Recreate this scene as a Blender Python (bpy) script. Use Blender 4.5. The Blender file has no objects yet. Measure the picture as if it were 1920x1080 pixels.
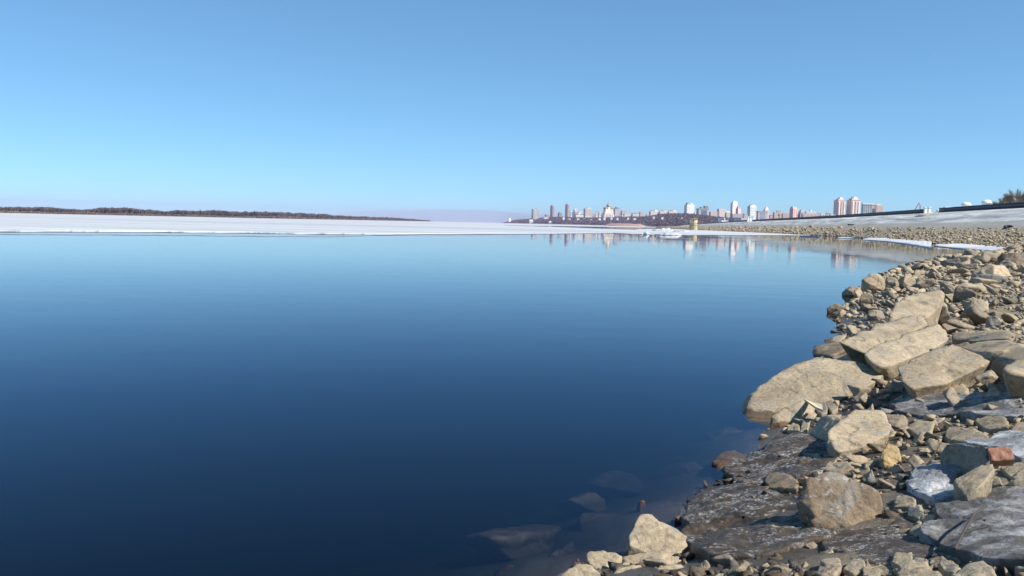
import bpy, bmesh, math, random
import numpy as np
from mathutils import Vector, Matrix

R = math.radians
random.seed(7)
rng = np.random.default_rng(7)
scene = bpy.context.scene
C = scene.collection

# ------------------------------------------------------------------ camera
EYE = np.array([0.0, 0.0, 1.8]); FPX = 1600.0
PITCH, ROLL = math.atan(122 / FPX), math.atan(0.0226)
cam = bpy.data.cameras.new('camera'); cam.lens = 30.0; cam.sensor_width = 36.0
cam.clip_start = 0.05; cam.clip_end = 30000
camo = bpy.data.objects.new('camera', cam); C.objects.link(camo)
CM = Matrix.Rotation(R(90) - PITCH, 4, 'X') @ Matrix.Rotation(ROLL, 4, 'Z')
camo.matrix_world = Matrix.Translation(EYE.tolist()) @ CM
scene.camera = camo
CR = np.array(CM.to_3x3())

# ------------------------------------------------------------------ sky and sun
SUN_AZ, SUN_EL = R(116), R(45)          # azimuth clockwise from the view direction (+Y)
world = bpy.data.worlds.new('World'); scene.world = world; world.use_nodes = True
wn = world.node_tree; wn.nodes.clear()
sky = wn.nodes.new('ShaderNodeTexSky'); sky.sky_type = 'NISHITA'; sky.sun_disc = False
sky.sun_elevation = SUN_EL; sky.sun_rotation = SUN_AZ
sky.altitude = 0; sky.air_density = 0.6; sky.dust_density = 0.05; sky.ozone_density = 6.0
bg = wn.nodes.new('ShaderNodeBackground'); bg.inputs['Strength'].default_value = 0.115
wo = wn.nodes.new('ShaderNodeOutputWorld')
wb = wn.nodes.new('ShaderNodeMix'); wb.data_type = 'RGBA'; wb.blend_type = 'MULTIPLY'   # white balance of the sky
wb.inputs[0].default_value = 1.0; wb.inputs[7].default_value = (0.88, 1.33, 1.45, 1)
wg = wn.nodes.new('ShaderNodeGamma'); wg.inputs[1].default_value = 0.70
wn.links.new(sky.outputs[0], wg.inputs[0]); wn.links.new(wg.outputs[0], wb.inputs[6]); wn.links.new(wb.outputs[2], bg.inputs[0]); wn.links.new(bg.outputs[0], wo.inputs[0])
sl = bpy.data.lights.new('sun', 'SUN'); sl.energy = 5.0; sl.angle = R(0.5); sl.color = (1.0, 0.94, 0.84)
slo = bpy.data.objects.new('sun', sl); C.objects.link(slo)
to_sun = Vector((math.sin(SUN_AZ) * math.cos(SUN_EL), math.cos(SUN_AZ) * math.cos(SUN_EL), math.sin(SUN_EL)))
slo.rotation_euler = to_sun.to_track_quat('Z', 'Y').to_euler(); slo.location = (40, -20, 60)
scene.view_settings.view_transform = 'Standard'; scene.view_settings.look = 'None'
scene.view_settings.exposure = 0.68; scene.view_settings.gamma = 1.0
scene.view_settings.use_curve_mapping = False
scene.render.engine = 'CYCLES'
scene.cycles.use_denoising = True
scene.cycles.max_bounces = 8; scene.cycles.volume_bounces = 1; scene.cycles.transparent_max_bounces = 16

# ------------------------------------------------------------------ geometry of the view (for laying the place out)
def ray(x, y):
    d = CR @ np.array([(x - 960) / FPX, (540 - y) / FPX, -1.0])
    return d
def W(x, y, h=0.0):                     # point at height h seen at photo pixel x, y
    d = ray(x, y); t = (h - EYE[2]) / d[2]
    return EYE + d * t
def WD(x, y, depth):                    # point at distance `depth` along +Y
    d = ray(x, y); return EYE + d * (depth / d[1])
def project(P):
    q = (np.atleast_2d(P) - EYE) @ CR
    return np.stack([960 + FPX * q[:, 0] / -q[:, 2], 540 - FPX * q[:, 1] / -q[:, 2], -q[:, 2]], 1)

# ------------------------------------------------------------------ noise
def _hash(ix, iy, iz, seed):
    h = (ix * 374761393 + iy * 668265263 + iz * 2147483647 + seed * 1274126177) & 0xFFFFFFFF
    h = ((h ^ (h >> 13)) * 1274126177) & 0xFFFFFFFF
    h = ((h ^ (h >> 16)) * 2246822519) & 0xFFFFFFFF
    return ((h ^ (h >> 15)) & 0xFFFF) / 65535.0
def vnoise(P, seed=0):
    P = np.asarray(P, float); i = np.floor(P).astype(np.int64); f = P - i; u = f * f * (3 - 2 * f); o = 0
    for a in (0, 1):
        for b in (0, 1):
            for c in (0, 1):
                w = (u[:, 0] if a else 1 - u[:, 0]) * (u[:, 1] if b else 1 - u[:, 1]) * (u[:, 2] if c else 1 - u[:, 2])
                o = o + w * _hash(i[:, 0] + a, i[:, 1] + b, i[:, 2] + c, seed)
    return o * 2 - 1
def fbm(P, octaves=4, seed=0, gain=0.5):
    P = np.asarray(P, float); o = 0; a = 1.0; s = 0
    for k in range(octaves):
        o = o + a * vnoise(P * (2.03 ** k) + 17.3 * k, seed + k); s += a; a *= gain
    return o / s

# ------------------------------------------------------------------ materials
MATS = {}
def new_mat(name):
    m = bpy.data.materials.new(name); m.use_nodes = True
    nt = m.node_tree; nt.nodes.clear()
    out = nt.nodes.new('ShaderNodeOutputMaterial'); b = nt.nodes.new('ShaderNodeBsdfPrincipled')
    nt.links.new(b.outputs[0], out.inputs[0])
    return m, nt, b, out
def nd(nt, typ, **kw):
    n = nt.nodes.new(typ)
    for k, v in kw.items(): setattr(n, k, v)
    return n
def noise_node(nt, vec, scale, detail=4, rough=0.55, dist=0.0):
    n = nd(nt, 'ShaderNodeTexNoise'); n.inputs['Scale'].default_value = scale
    n.inputs['Detail'].default_value = detail; n.inputs['Roughness'].default_value = rough
    n.inputs['Distortion'].default_value = dist
    if vec is not None: nt.links.new(vec, n.inputs['Vector'])
    return n.outputs['Fac']
def ramp(nt, fac, stops):
    n = nd(nt, 'ShaderNodeValToRGB'); e = n.color_ramp.elements
    while len(e) < len(stops): e.new(0.5)
    for k, (p, c) in enumerate(stops):
        e[k].position = p; e[k].color = (c, c, c, 1) if isinstance(c, (int, float)) else (*c, 1)
    nt.links.new(fac, n.inputs[0]); return n.outputs[0]
def mixc(nt, fac, a, b, mode='MIX'):
    n = nd(nt, 'ShaderNodeMix', data_type='RGBA', blend_type=mode)
    for s, v in ((0, fac), (6, a), (7, b)):
        if hasattr(v, 'is_linked'): nt.links.new(v, n.inputs[s])
        elif isinstance(v, (int, float)): n.inputs[s].default_value = v
        else: n.inputs[s].default_value = (*v, 1)
    return n.outputs[2]
def mth(nt, op, a, b=None, c=None, clamp=False):
    n = nd(nt, 'ShaderNodeMath', operation=op, use_clamp=clamp)
    for s, v in enumerate((a, b, c)):
        if v is None: continue
        if hasattr(v, 'is_linked'): nt.links.new(v, n.inputs[s])
        else: n.inputs[s].default_value = v
    return n.outputs[0]
def bump(nt, h, strength, dist, normal=None):
    n = nd(nt, 'ShaderNodeBump'); n.inputs['Strength'].default_value = strength; n.inputs['Distance'].default_value = dist
    nt.links.new(h, n.inputs['Height'])
    if normal is not None: nt.links.new(normal, n.inputs['Normal'])
    return n.outputs[0]
def plain(name, col, rough=0.8, var=0.15, scale=0.3, metal=0.0):
    if name in MATS: return MATS[name]
    m, nt, b, _ = new_mat(name)
    g = nd(nt, 'ShaderNodeNewGeometry')
    f = noise_node(nt, g.outputs['Position'], scale, 5)
    k = ramp(nt, f, [(0.25, 1 - var), (0.75, 1 + var)])
    nt.links.new(mixc(nt, 1.0, col, k, 'MULTIPLY'), b.inputs['Base Color'])
    b.inputs['Roughness'].default_value = rough; b.inputs['Metallic'].default_value = metal
    MATS[name] = m; return m

def rock_material(name, c_lo, c_mid, c_hi, wet=True, frost=0.0, mottling=1.0):
    m, nt, b, _ = new_mat(name)
    g = nd(nt, 'ShaderNodeNewGeometry'); pos = g.outputs['Position']
    oi = nd(nt, 'ShaderNodeObjectInfo'); at = nd(nt, 'ShaderNodeAttribute', attribute_name='tone')
    tone = mth(nt, 'FRACT', mth(nt, 'ADD', at.outputs['Fac'], mth(nt, 'MULTIPLY_ADD', oi.outputs['Random'], 0.45, 0.42)))
    n1 = noise_node(nt, pos, 3.0, 6, 0.6, 0.6); n2 = noise_node(nt, pos, 28.0, 6, 0.65); n3 = noise_node(nt, pos, 110.0, 4, 0.7)
    col = ramp(nt, n1, [(0.30, c_lo), (0.48, c_mid), (0.70, c_hi)])
    col = mixc(nt, 1.0, col, ramp(nt, tone, [(0.0, (0.62, 0.61, 0.61)), (0.25, (0.88, 0.88, 0.88)), (0.5, (1.0, 0.985, 0.955)), (0.8, (1.06, 1.03, 0.98)), (1.0, (1.18, 1.12, 1.04))]), 'MULTIPLY')
    col = mixc(nt, 1.0, col, ramp(nt, n2, [(0.30, 0.58), (0.5, 1.0), (0.75, 1.22)]), 'MULTIPLY')
    col = mixc(nt, 1.0, col, ramp(nt, n3, [(0.30, 0.82), (0.55, 1.0), (0.8, 1.12)]), 'MULTIPLY')
    # dark pits and lichen-like grey blotches
    v = nd(nt, 'ShaderNodeTexVoronoi'); v.inputs['Scale'].default_value = 34.0; nt.links.new(pos, v.inputs['Vector'])
    pit = mth(nt, 'MULTIPLY', ramp(nt, v.outputs['Distance'], [(0.05, 1.0), (0.16, 0.0)]), ramp(nt, noise_node(nt, pos, 5.0, 3), [(0.52, 0.0), (0.62, 0.8)]))
    col = mixc(nt, pit, col, (0.10, 0.085, 0.065))
    wv = nd(nt, 'ShaderNodeTexWave'); wv.inputs['Scale'].default_value = 1.1; wv.inputs['Distortion'].default_value = 9.0; wv.inputs['Detail'].default_value = 5.0; wv.inputs['Detail Scale'].default_value = 1.6; nt.links.new(pos, wv.inputs['Vector'])
    crk = mth(nt, 'MULTIPLY', ramp(nt, wv.outputs['Fac'], [(0.0, 1.0), (0.04, 0.0)]), ramp(nt, noise_node(nt, pos, 2.4, 3), [(0.49, 0.0), (0.60, 0.7)]))
    col = mixc(nt, crk, col, (0.09, 0.075, 0.055))
    scf = mth(nt, 'MULTIPLY', ramp(nt, noise_node(nt, pos, 13.0, 9, 0.8, 1.5), [(0.58, 0.0), (0.66, 0.6)]), ramp(nt, noise_node(nt, pos, 2.0, 2), [(0.5, 0.0), (0.62, 1.0)]))
    col = mixc(nt, scf, col, (0.60, 0.55, 0.46))
    gre = ramp(nt, noise_node(nt, pos, 4.3, 7, 0.65, 1.0), [(0.52, 0.0), (0.66, 0.55)])
    col = mixc(nt, gre, col, (0.23, 0.235, 0.22))
    rgh = 0.86
    if wet:   # damp, silt-browned band just above the water line
        z = nd(nt, 'ShaderNodeSeparateXYZ'); nt.links.new(pos, z.inputs[0])
        e = mth(nt, 'ADD', z.outputs['Z'], mth(nt, 'MULTIPLY', noise_node(nt, pos, 9.0, 5), -0.075))
        wf = ramp(nt, e, [(0.003, 1.0), (0.012, 0.0)])
        col = mixc(nt, wf, col, mixc(nt, 1.0, col, (0.42, 0.33, 0.27), 'MULTIPLY'))
        rr = mth(nt, 'MULTIPLY_ADD', wf, -0.45, 0.88); nt.links.new(rr, b.inputs['Roughness'])
    else: b.inputs['Roughness'].default_value = rgh
    if frost:
        fz = ramp(nt, noise_node(nt, pos, 16.0, 8, 0.75), [(0.56, 0.0), (0.64, 1.0)])
        fz = mth(nt, 'MULTIPLY', fz, ramp(nt, noise_node(nt, pos, 3.4, 3), [(0.45, 0.0), (0.60, frost)]))
        col = mixc(nt, fz, col, (0.62, 0.64, 0.66))
    nt.links.new(col, b.inputs['Base Color'])
    hh = mth(nt, 'ADD', mth(nt, 'MULTIPLY', n2, 0.7), mth(nt, 'MULTIPLY', n3, 0.35))
    nm = bump(nt, noise_node(nt, pos, 14.0, 8, 0.7, 0.6), 0.6, 0.022)
    nt.links.new(bump(nt, hh, 0.8, 0.018, nm), b.inputs['Normal'])
    b.inputs['Specular IOR Level'].default_value = 0.25
    MATS[name] = m; return m

TAN = rock_material('tan_rock', (0.208, 0.172, 0.126), (0.30, 0.249, 0.18), (0.388, 0.321, 0.23))
PALE = rock_material('pale_rock', (0.265, 0.219, 0.158), (0.352, 0.292, 0.21), (0.435, 0.36, 0.259))
RUBBLE = rock_material('rubble_stone', (0.24, 0.198, 0.143), (0.345, 0.286, 0.204), (0.44, 0.364, 0.26))
GREY = rock_material('grey_rock', (0.15, 0.145, 0.13), (0.24, 0.225, 0.195), (0.33, 0.30, 0.245))
BROWN = rock_material('brown_rock', (0.115, 0.083, 0.054), (0.185, 0.138, 0.094), (0.26, 0.198, 0.135), frost=0.55)
OCHRE = rock_material('ochre_rock', (0.26, 0.20, 0.12), (0.40, 0.29, 0.15), (0.54, 0.35, 0.15))
MUDROCK = rock_material('muddy_rock', (0.06, 0.047, 0.036), (0.10, 0.078, 0.058), (0.16, 0.125, 0.093))

def frozen_mud():
    m, nt, b, _ = new_mat('frozen_mud')
    g = nd(nt, 'ShaderNodeNewGeometry'); pos = g.outputs['Position']
    col = ramp(nt, noise_node(nt, pos, 5.0, 6, 0.6), [(0.3, (0.032, 0.025, 0.019)), (0.6, (0.068, 0.051, 0.037)), (0.8, (0.11, 0.088, 0.068))])
    f1 = ramp(nt, noise_node(nt, pos, 40.0, 10, 0.9, 0.0), [(0.50, 0.0), (0.58, 1.0)])
    mp = nd(nt, 'ShaderNodeMapping'); mp.inputs['Scale'].default_value = (1.2, 2.6, 1.0); mp.inputs['Rotation'].default_value = (0, 0, R(-20)); nt.links.new(pos, mp.inputs[0])
    f2 = ramp(nt, noise_node(nt, mp.outputs[0], 3.0, 8, 0.7, 0.8), [(0.47, 0.0), (0.56, 1.0)])
    ff = mth(nt, 'MULTIPLY', f1, f2)
    col = mixc(nt, mth(nt, 'MULTIPLY', ff, 0.75), col, (0.55, 0.57, 0.60))
    nt.links.new(col, b.inputs['Base Color'])
    nt.links.new(ramp(nt, f2, [(0.0, 0.5), (1.0, 0.8)]), b.inputs['Roughness']); b.inputs['Specular IOR Level'].default_value = 0.2
    nt.links.new(bump(nt, noise_node(nt, pos, 24.0, 8, 0.7), 0.6, 0.02), b.inputs['Normal'])
    return m
def dirty_ice(name, grey, white, amount):
    m, nt, b, _ = new_mat(name)
    g = nd(nt, 'ShaderNodeNewGeometry'); pos = g.outputs['Position']
    a = noise_node(nt, pos, 4.5, 10, 0.74, 0.5); c = noise_node(nt, pos, 55.0, 7, 0.75)
    k = ramp(nt, a, [(0.50 - amount, 0.0), (0.72 - amount, 1.0)])
    col = mixc(nt, k, grey, white)
    col = mixc(nt, 1.0, col, ramp(nt, c, [(0.3, 0.55), (0.65, 1.1)]), 'MULTIPLY')
    dirt = ramp(nt, noise_node(nt, pos, 7.0, 7, 0.7, 1.2), [(0.55, 0.0), (0.66, 0.75)])
    col = mixc(nt, dirt, col, (0.09, 0.08, 0.072))
    nt.links.new(col, b.inputs['Base Color']); b.inputs['Roughness'].default_value = 0.7; b.inputs['Specular IOR Level'].default_value = 0.25
    nt.links.new(bump(nt, mth(nt, 'ADD', a, mth(nt, 'MULTIPLY', c, 0.3)), 0.7, 0.05), b.inputs['Normal'])
    return m
MUDICE = frozen_mud()
GREYICE = dirty_ice('dirty_ice', (0.11, 0.105, 0.10), (0.50, 0.505, 0.52), 0.035)
WHITEICE = dirty_ice('white_ice', (0.22, 0.225, 0.235), (0.66, 0.68, 0.71), 0.06)

def ground_material():
    m, nt, b, _ = new_mat('bank_soil')
    g = nd(nt, 'ShaderNodeNewGeometry'); pos = g.outputs['Position']
    z = nd(nt, 'ShaderNodeSeparateXYZ'); nt.links.new(pos, z.inputs[0])
    n1 = noise_node(nt, pos, 1.6, 6, 0.6); n2 = noise_node(nt, pos, 26.0, 8, 0.7)
    mud = ramp(nt, n2, [(0.3, (0.035, 0.027, 0.021)), (0.7, (0.085, 0.065, 0.05))])
    dry = ramp(nt, n2, [(0.3, (0.15, 0.125, 0.09)), (0.7, (0.35, 0.29, 0.205))])
    e = mth(nt, 'ADD', z.outputs['Z'], mth(nt, 'MULTIPLY_ADD', n1, 0.5, -0.25))
    col = mixc(nt, ramp(nt, e, [(0.26, 0.0), (0.44, 1.0)]), mud, dry)
    nt.links.new(col, b.inputs['Base Color'])
    nt.links.new(ramp(nt, e, [(0.05, 0.35), (0.4, 0.9)]), b.inputs['Roughness'])
    nt.links.new(bump(nt, mth(nt, 'ADD', n2, noise_node(nt, pos, 80.0, 5, 0.7)), 0.8, 0.04), b.inputs['Normal'])
    return m
SOIL = ground_material()

def water_material():
    m = bpy.data.materials.new('river_water'); m.use_nodes = True; nt = m.node_tree; nt.nodes.clear()
    out = nd(nt, 'ShaderNodeOutputMaterial')
    g = nd(nt, 'ShaderNodeNewGeometry'); pos = g.outputs['Position']
    mp = nd(nt, 'ShaderNodeMapping'); mp.inputs['Scale'].default_value = (0.55, 1.0, 1.0); mp.inputs['Rotation'].default_value = (0, 0, R(8)); nt.links.new(pos, mp.inputs[0])
    big = noise_node(nt, mp.outputs[0], 0.9, 3, 0.5); sm = noise_node(nt, mp.outputs[0], 6.0, 3, 0.5)
    patch = ramp(nt, noise_node(nt, mp.outputs[0], 0.035, 4, 0.55), [(0.35, 0.25), (0.5, 0.9), (0.68, 3.6)])
    h = mth(nt, 'MULTIPLY', mth(nt, 'ADD', big, mth(nt, 'MULTIPLY', sm, 0.12)), patch)
    bp = bump(nt, h, 1.0, 0.0045)
    fr = nd(nt, 'ShaderNodeFresnel'); fr.inputs['IOR'].default_value = 1.333; nt.links.new(bp, fr.inputs['Normal'])
    gl = nd(nt, 'ShaderNodeBsdfGlossy'); gl.inputs['Roughness'].default_value = 0.0; nt.links.new(bp, gl.inputs['Normal'])
    nt.links.new(mixc(nt, ramp(nt, fr.outputs[0], [(0.30, 0.0), (0.75, 1.0)]), (0.54, 0.70, 0.88), (0.98, 0.99, 0.97)), gl.inputs['Color'])   # reflection darkened and blued through its colour at steep view angles
    tr = nd(nt, 'ShaderNodeBsdfTransparent')
    mx = nd(nt, 'ShaderNodeMixShader')
    nt.links.new(fr.outputs[0], mx.inputs[0]); nt.links.new(tr.outputs[0], mx.inputs[1]); nt.links.new(gl.outputs[0], mx.inputs[2])
    nt.links.new(mx.outputs[0], out.inputs[0])
    ab = nd(nt, 'ShaderNodeVolumeAbsorption'); ab.inputs['Color'].default_value = (0.30, 0.42, 0.46, 1); ab.inputs['Density'].default_value = 3.3
    nt.links.new(ab.outputs[0], out.inputs['Volume'])
    return m
def ice_material():
    m, nt, b, _ = new_mat('river_ice')
    g = nd(nt, 'ShaderNodeNewGeometry'); pos = g.outputs['Position']
    mp = nd(nt, 'ShaderNodeMapping'); mp.inputs['Scale'].default_value = (0.004, 0.03, 1.0); mp.inputs['Rotation'].default_value = (0, 0, R(-14)); nt.links.new(pos, mp.inputs[0])
    a = noise_node(nt, mp.outputs[0], 1.0, 6, 0.6, 0.4)
    c = noise_node(nt, pos, 0.15, 6, 0.6)
    col = ramp(nt, a, [(0.34, (0.29, 0.325, 0.38)), (0.46, (0.40, 0.425, 0.46)), (0.60, (0.475, 0.485, 0.50))])
    col = mixc(nt, 1.0, col, ramp(nt, c, [(0.3, 0.93), (0.7, 1.03)]), 'MULTIPLY')
    nt.links.new(col, b.inputs['Base Color']); b.inputs['Roughness'].default_value = 0.7
    nt.links.new(bump(nt, noise_node(nt, pos, 0.8, 6, 0.6), 0.6, 0.1), b.inputs['Normal'])
    return m
ICE = ice_material()
THINICE = plain('thin_grey_ice', (0.27, 0.33, 0.38), 0.25, 0.12, 0.2)
SHADEDICE = plain('shaded_wet_ice_edge', (0.05, 0.068, 0.085), 0.95, 0.3, 1.0); SHADEDICE.node_tree.nodes['Principled BSDF'].inputs['Specular IOR Level'].default_value = 0.05  # wet ice front, with the shade of the edge put into its colour

def concrete_material():
    m, nt, b, _ = new_mat('embankment_concrete')
    tc = nd(nt, 'ShaderNodeAttribute', attribute_name='uvw'); v = tc.outputs['Vector']   # u along the bank, v up the slope, both in metres
    g = nd(nt, 'ShaderNodeNewGeometry')
    mp = nd(nt, 'ShaderNodeMapping'); mp.inputs['Scale'].default_value = (0.05, 0.5, 1.0); mp.inputs['Rotation'].default_value = (0, 0, R(3)); nt.links.new(v, mp.inputs[0])
    st = noise_node(nt, mp.outputs[0], 1.0, 6, 0.65, 0.6)
    col = ramp(nt, st, [(0.35, (0.27, 0.275, 0.26)), (0.50, (0.42, 0.425, 0.415)), (0.63, (0.63, 0.64, 0.645))])
    s = nd(nt, 'ShaderNodeSeparateXYZ'); nt.links.new(v, s.inputs[0])
    e = mth(nt, 'ADD', s.outputs['Y'], mth(nt, 'MULTIPLY_ADD', noise_node(nt, mp.outputs[0], 0.6, 4), 1.6, -0.8))
    low = ramp(nt, mth(nt, 'MULTIPLY', e, 0.1), [(0.24, 1.0), (0.34, 0.0)])     # stained high-water zone
    col = mixc(nt, mth(nt, 'MULTIPLY', low, 0.8), col, (0.27, 0.26, 0.215))
    col = mixc(nt, 1.0, col, ramp(nt, noise_node(nt, g.outputs['Position'], 1.3, 6, 0.6), [(0.3, 0.85), (0.7, 1.1)]), 'MULTIPLY')
    for ax, per in (('X', 6.0), ('Y', 2.7)):
        fr_ = mth(nt, 'FRACT', mth(nt, 'DIVIDE', s.outputs[ax], per)); j = ramp(nt, fr_, [(0.0, 1.0), (0.02, 1.0), (0.03, 0.0), (1.0, 0.0)])
        col = mixc(nt, mth(nt, 'MULTIPLY', j, 0.65), col, (0.16, 0.155, 0.14))
    nt.links.new(col, b.inputs['Base Color']); b.inputs['Roughness'].default_value = 0.9
    return m
CONC = concrete_material()
WOODMAT = plain('bare_wood', (0.095, 0.085, 0.083), 0.95, 0.35, 0.05)
REEDMAT = plain('dry_reed', (0.19, 0.16, 0.125), 0.95, 0.3, 0.05)
BARK = plain('bark', (0.17, 0.145, 0.12), 0.95, 0.3, 3.0)
TWIG = plain('twig', (0.25, 0.205, 0.155), 0.95, 0.3, 0.8)
RAILMAT = plain('slate_parapet', (0.045, 0.055, 0.068), 0.6, 0.15, 0.5)
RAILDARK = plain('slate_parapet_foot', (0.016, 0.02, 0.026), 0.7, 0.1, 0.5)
GLASS = plain('window_glass', (0.06, 0.075, 0.095), 0.25, 0.2, 0.1)
BLACK = plain('black_rubber', (0.012, 0.012, 0.013), 0.7, 0.2, 2.0)
WHITE = plain('white_paint', (0.78, 0.78, 0.77), 0.6, 0.06, 0.5)

# ------------------------------------------------------------------ object helpers
def tag(o, label=None, cat=None, group=None, kind=None):
    if label: o['label'] = label
    if cat: o['category'] = cat
    if group: o['group'] = group
    if kind: o['kind'] = kind
    return o
def fast_mesh(name, V, F, tone=None, smooth=False, uvw=None):
    """F: (n,3) or (n,4) int array"""
    me = bpy.data.meshes.new(name); V = np.asarray(V, np.float32); F = np.asarray(F, np.int32)
    n, k = F.shape
    me.vertices.add(len(V)); me.vertices.foreach_set('co', V.ravel())
    me.loops.add(n * k); me.loops.foreach_set('vertex_index', F.ravel())
    me.polygons.add(n); me.polygons.foreach_set('loop_start', np.arange(0, n * k, k, dtype=np.int32))
    me.polygons.foreach_set('loop_total', np.full(n, k, np.int32))
    me.update(calc_edges=True)
    if tone is not None:
        a = me.attributes.new('tone', 'FLOAT', 'POINT'); a.data.foreach_set('value', np.asarray(tone, np.float32))
    if uvw is not None:
        a = me.attributes.new('uvw', 'FLOAT_VECTOR', 'POINT'); a.data.foreach_set('vector', np.asarray(uvw, np.float32).ravel())
    if smooth: me.polygons.foreach_set('use_smooth', np.ones(n, bool))
    me.validate(); return me
def link(name, me, mat=None, parent=None, loc=None):
    o = bpy.data.objects.new(name, me); C.objects.link(o)
    if mat is not None: me.materials.append(mat)
    if parent is not None: o.parent = parent
    if loc is not None: o.location = loc
    return o
def empty(name, loc=(0, 0, 0), rz=0.0):
    o = bpy.data.objects.new(name, None); C.objects.link(o); o.location = loc; o.rotation_euler = (0, 0, rz)
    o.empty_display_size = 0.2; return o
BOXF = np.array([(0, 1, 2, 3), (7, 6, 5, 4), (0, 4, 5, 1), (1, 5, 6, 2), (2, 6, 7, 3), (3, 7, 4, 0)])
class MB:
    def __init__(s): s.V = []; s.F = []; s.n = 0
    def add(s, V, F): s.V.append(np.asarray(V, float)); s.F += [tuple(int(i) + s.n for i in f) for f in F]; s.n += len(V)
    def box(s, x0, x1, y0, y1, z0, z1, taper=1.0):
        cx, cy = (x0 + x1) / 2, (y0 + y1) / 2; t = taper
        V = [(x0, y0, z0), (x0, y1, z0), (x1, y1, z0), (x1, y0, z0)] + [(cx + (x - cx) * t, cy + (y - cy) * t, z1) for x, y in ((x0, y0), (x0, y1), (x1, y1), (x1, y0))]
        s.add(V, BOXF)
    def bar(s, a, b, r0, r1=None, n=4):
        a, b = Vector(a), Vector(b); r1 = r0 if r1 is None else r1; q = (b - a).to_track_quat('Z', 'Y')
        V = []
        for p, r in ((a, r0), (b, r1)):
            for k in range(n):
                t = 2 * math.pi * (k + .5) / n; V.append(p + q @ Vector((r * math.cos(t), r * math.sin(t), 0)))
        F = [(k, (k + 1) % n, n + (k + 1) % n, n + k) for k in range(n)] + [tuple(range(n))[::-1], tuple(range(n, 2 * n))]
        s.add([tuple(v) for v in V], F)
    def lathe(s, prof, n=16, c=(0, 0)):
        V = [(c[0] + r * math.cos(2 * math.pi * k / n), c[1] + r * math.sin(2 * math.pi * k / n), z) for r, z in prof for k in range(n)]
        F = [(i * n + k, i * n + (k + 1) % n, (i + 1) * n + (k + 1) % n, (i + 1) * n + k) for i in range(len(prof) - 1) for k in range(n)]
        F += [tuple(range(n))[::-1], tuple(range((len(prof) - 1) * n, len(prof) * n))]
        s.add(V, F)
    def build(s, name, mat, parent=None, loc=None):
        me = bpy.data.meshes.new(name); me.from_pydata(np.concatenate(s.V).tolist(), [], s.F); me.update()
        return link(name, me, mat, parent, loc)

# ------------------------------------------------------------------ the lie of the land
shore_near = [(-60, -90), (-14, -12), (-4.5, -1.5), (-1.6, 2.0)]
shore_px = [(1045, 1085), (1105, 1050), (1180, 1052), (1262, 1030), (1292, 985), (1285, 950), (1345, 908), (1390, 885), (1440, 845), (1425, 808), (1470, 790),
            (1490, 725), (1545, 668), (1585, 645), (1566, 612), (1575, 580), (1612, 558), (1598, 547), (1640, 520), (1700, 500.5), (1757, 488.5)]
shore_far = [(33, 51), (44, 49), (60, 58), (62, 78), (57, 97.6), (67, 135), (85, 205), (92, 250), (101, 330), (108, 430), (118, 540), (180, 950), (245, 1450), (300, 1900),
             (400, 2250), (395, 2600), (262, 3000), (82, 3300), (-35, 3700), (20, 4600), (300, 9300)]
SH = np.array(shore_near + [tuple(W(x, y)[:2]) for x, y in shore_px] + shore_far)
LAND = np.concatenate([SH, [(9300, 9300), (9300, -90)]])
CREST = np.array([(40, -118), (63, 0), (92, 152), (128, 342), (183, 714), (270, 1200), (350, 1700), (392, 2050)], float)
def offset_line(L, d):
    T = np.gradient(L, axis=0); T /= np.linalg.norm(T, axis=1)[:, None]
    return L + np.stack([-T[:, 1], T[:, 0]], 1) * d          # positive: towards the water (left of travel)
def resample(L, step):
    s = np.concatenate([[0], np.cumsum(np.linalg.norm(np.diff(L, axis=0), axis=1))])
    # smooth through the points
    t = np.arange(0, s[-1], step); return np.stack([np.interp(t, s, L[:, 0]), np.interp(t, s, L[:, 1])], 1)
FOOT = offset_line(CREST, 10.0)
def poly_dist(P, L, chunk=60000):
    out = np.empty(len(P)); A = L[:-1]; B = L[1:]; D = B - A; dd = (D ** 2).sum(1)
    for s in range(0, len(P), chunk):
        p = P[s:s + chunk, None, :]; t = np.clip(((p - A) * D).sum(2) / dd, 0, 1)
        out[s:s + chunk] = np.sqrt((((p - A) - t[..., None] * D) ** 2).sum(2)).min(1)
    return out
def inside(P, poly):
    x, y = P[:, 0], P[:, 1]; r = np.zeros(len(P), bool); j = len(poly) - 1
    for i in range(len(poly)):
        xi, yi = poly[i]; xj, yj = poly[j]
        if yi != yj:
            r ^= ((yi > y) != (yj > y)) & (x < (xj - xi) * (y - yi) / (yj - yi) + xi)
        j = i
    return r
def ground(P, detail=True):
    P = np.atleast_2d(np.asarray(P, float))[:, :2]
    ds = poly_dist(P, SH); land = inside(P, LAND); df = poly_dist(P, FOOT)
    t = ds / (ds + df + 1e-6)
    rr0 = np.hypot(P[:, 0], P[:, 1])
    h = np.maximum(2.75 * t, np.minimum(np.interp(rr0, [0, 8, 17], [0.30, 0.28, 0.17]) * ds, 0.9))
    foot_side = inside(P, np.concatenate([FOOT, [(9300, 9300), (9300, -130)]]))
    h = np.where(foot_side, 2.75, h)
    bed = -np.minimum(0.30 * ds, 0.5 + 0.06 * ds); bed = np.maximum(bed, -3.2)
    z = np.where(land, h, bed)
    if detail:
        q = np.c_[P, np.zeros(len(P))]
        rr = np.hypot(P[:, 0], P[:, 1])
        z = z + 0.035 * fbm(q * 1.3, 3, 5) + 0.02 * fbm(q * 7.0, 3, 9) * (rr < 60)
    return z
def WG(x, y, rel):                      # point rel metres above the ground seen at photo pixel x, y
    h = 0.2
    for _ in range(14):
        p = W(x, y, h); h = 0.5 * h + 0.5 * (max(float(ground(p[None], False)[0]), -0.05) + rel)
    return W(x, y, h)
def gz(x, y): return float(ground([(x, y)])[0])

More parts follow.
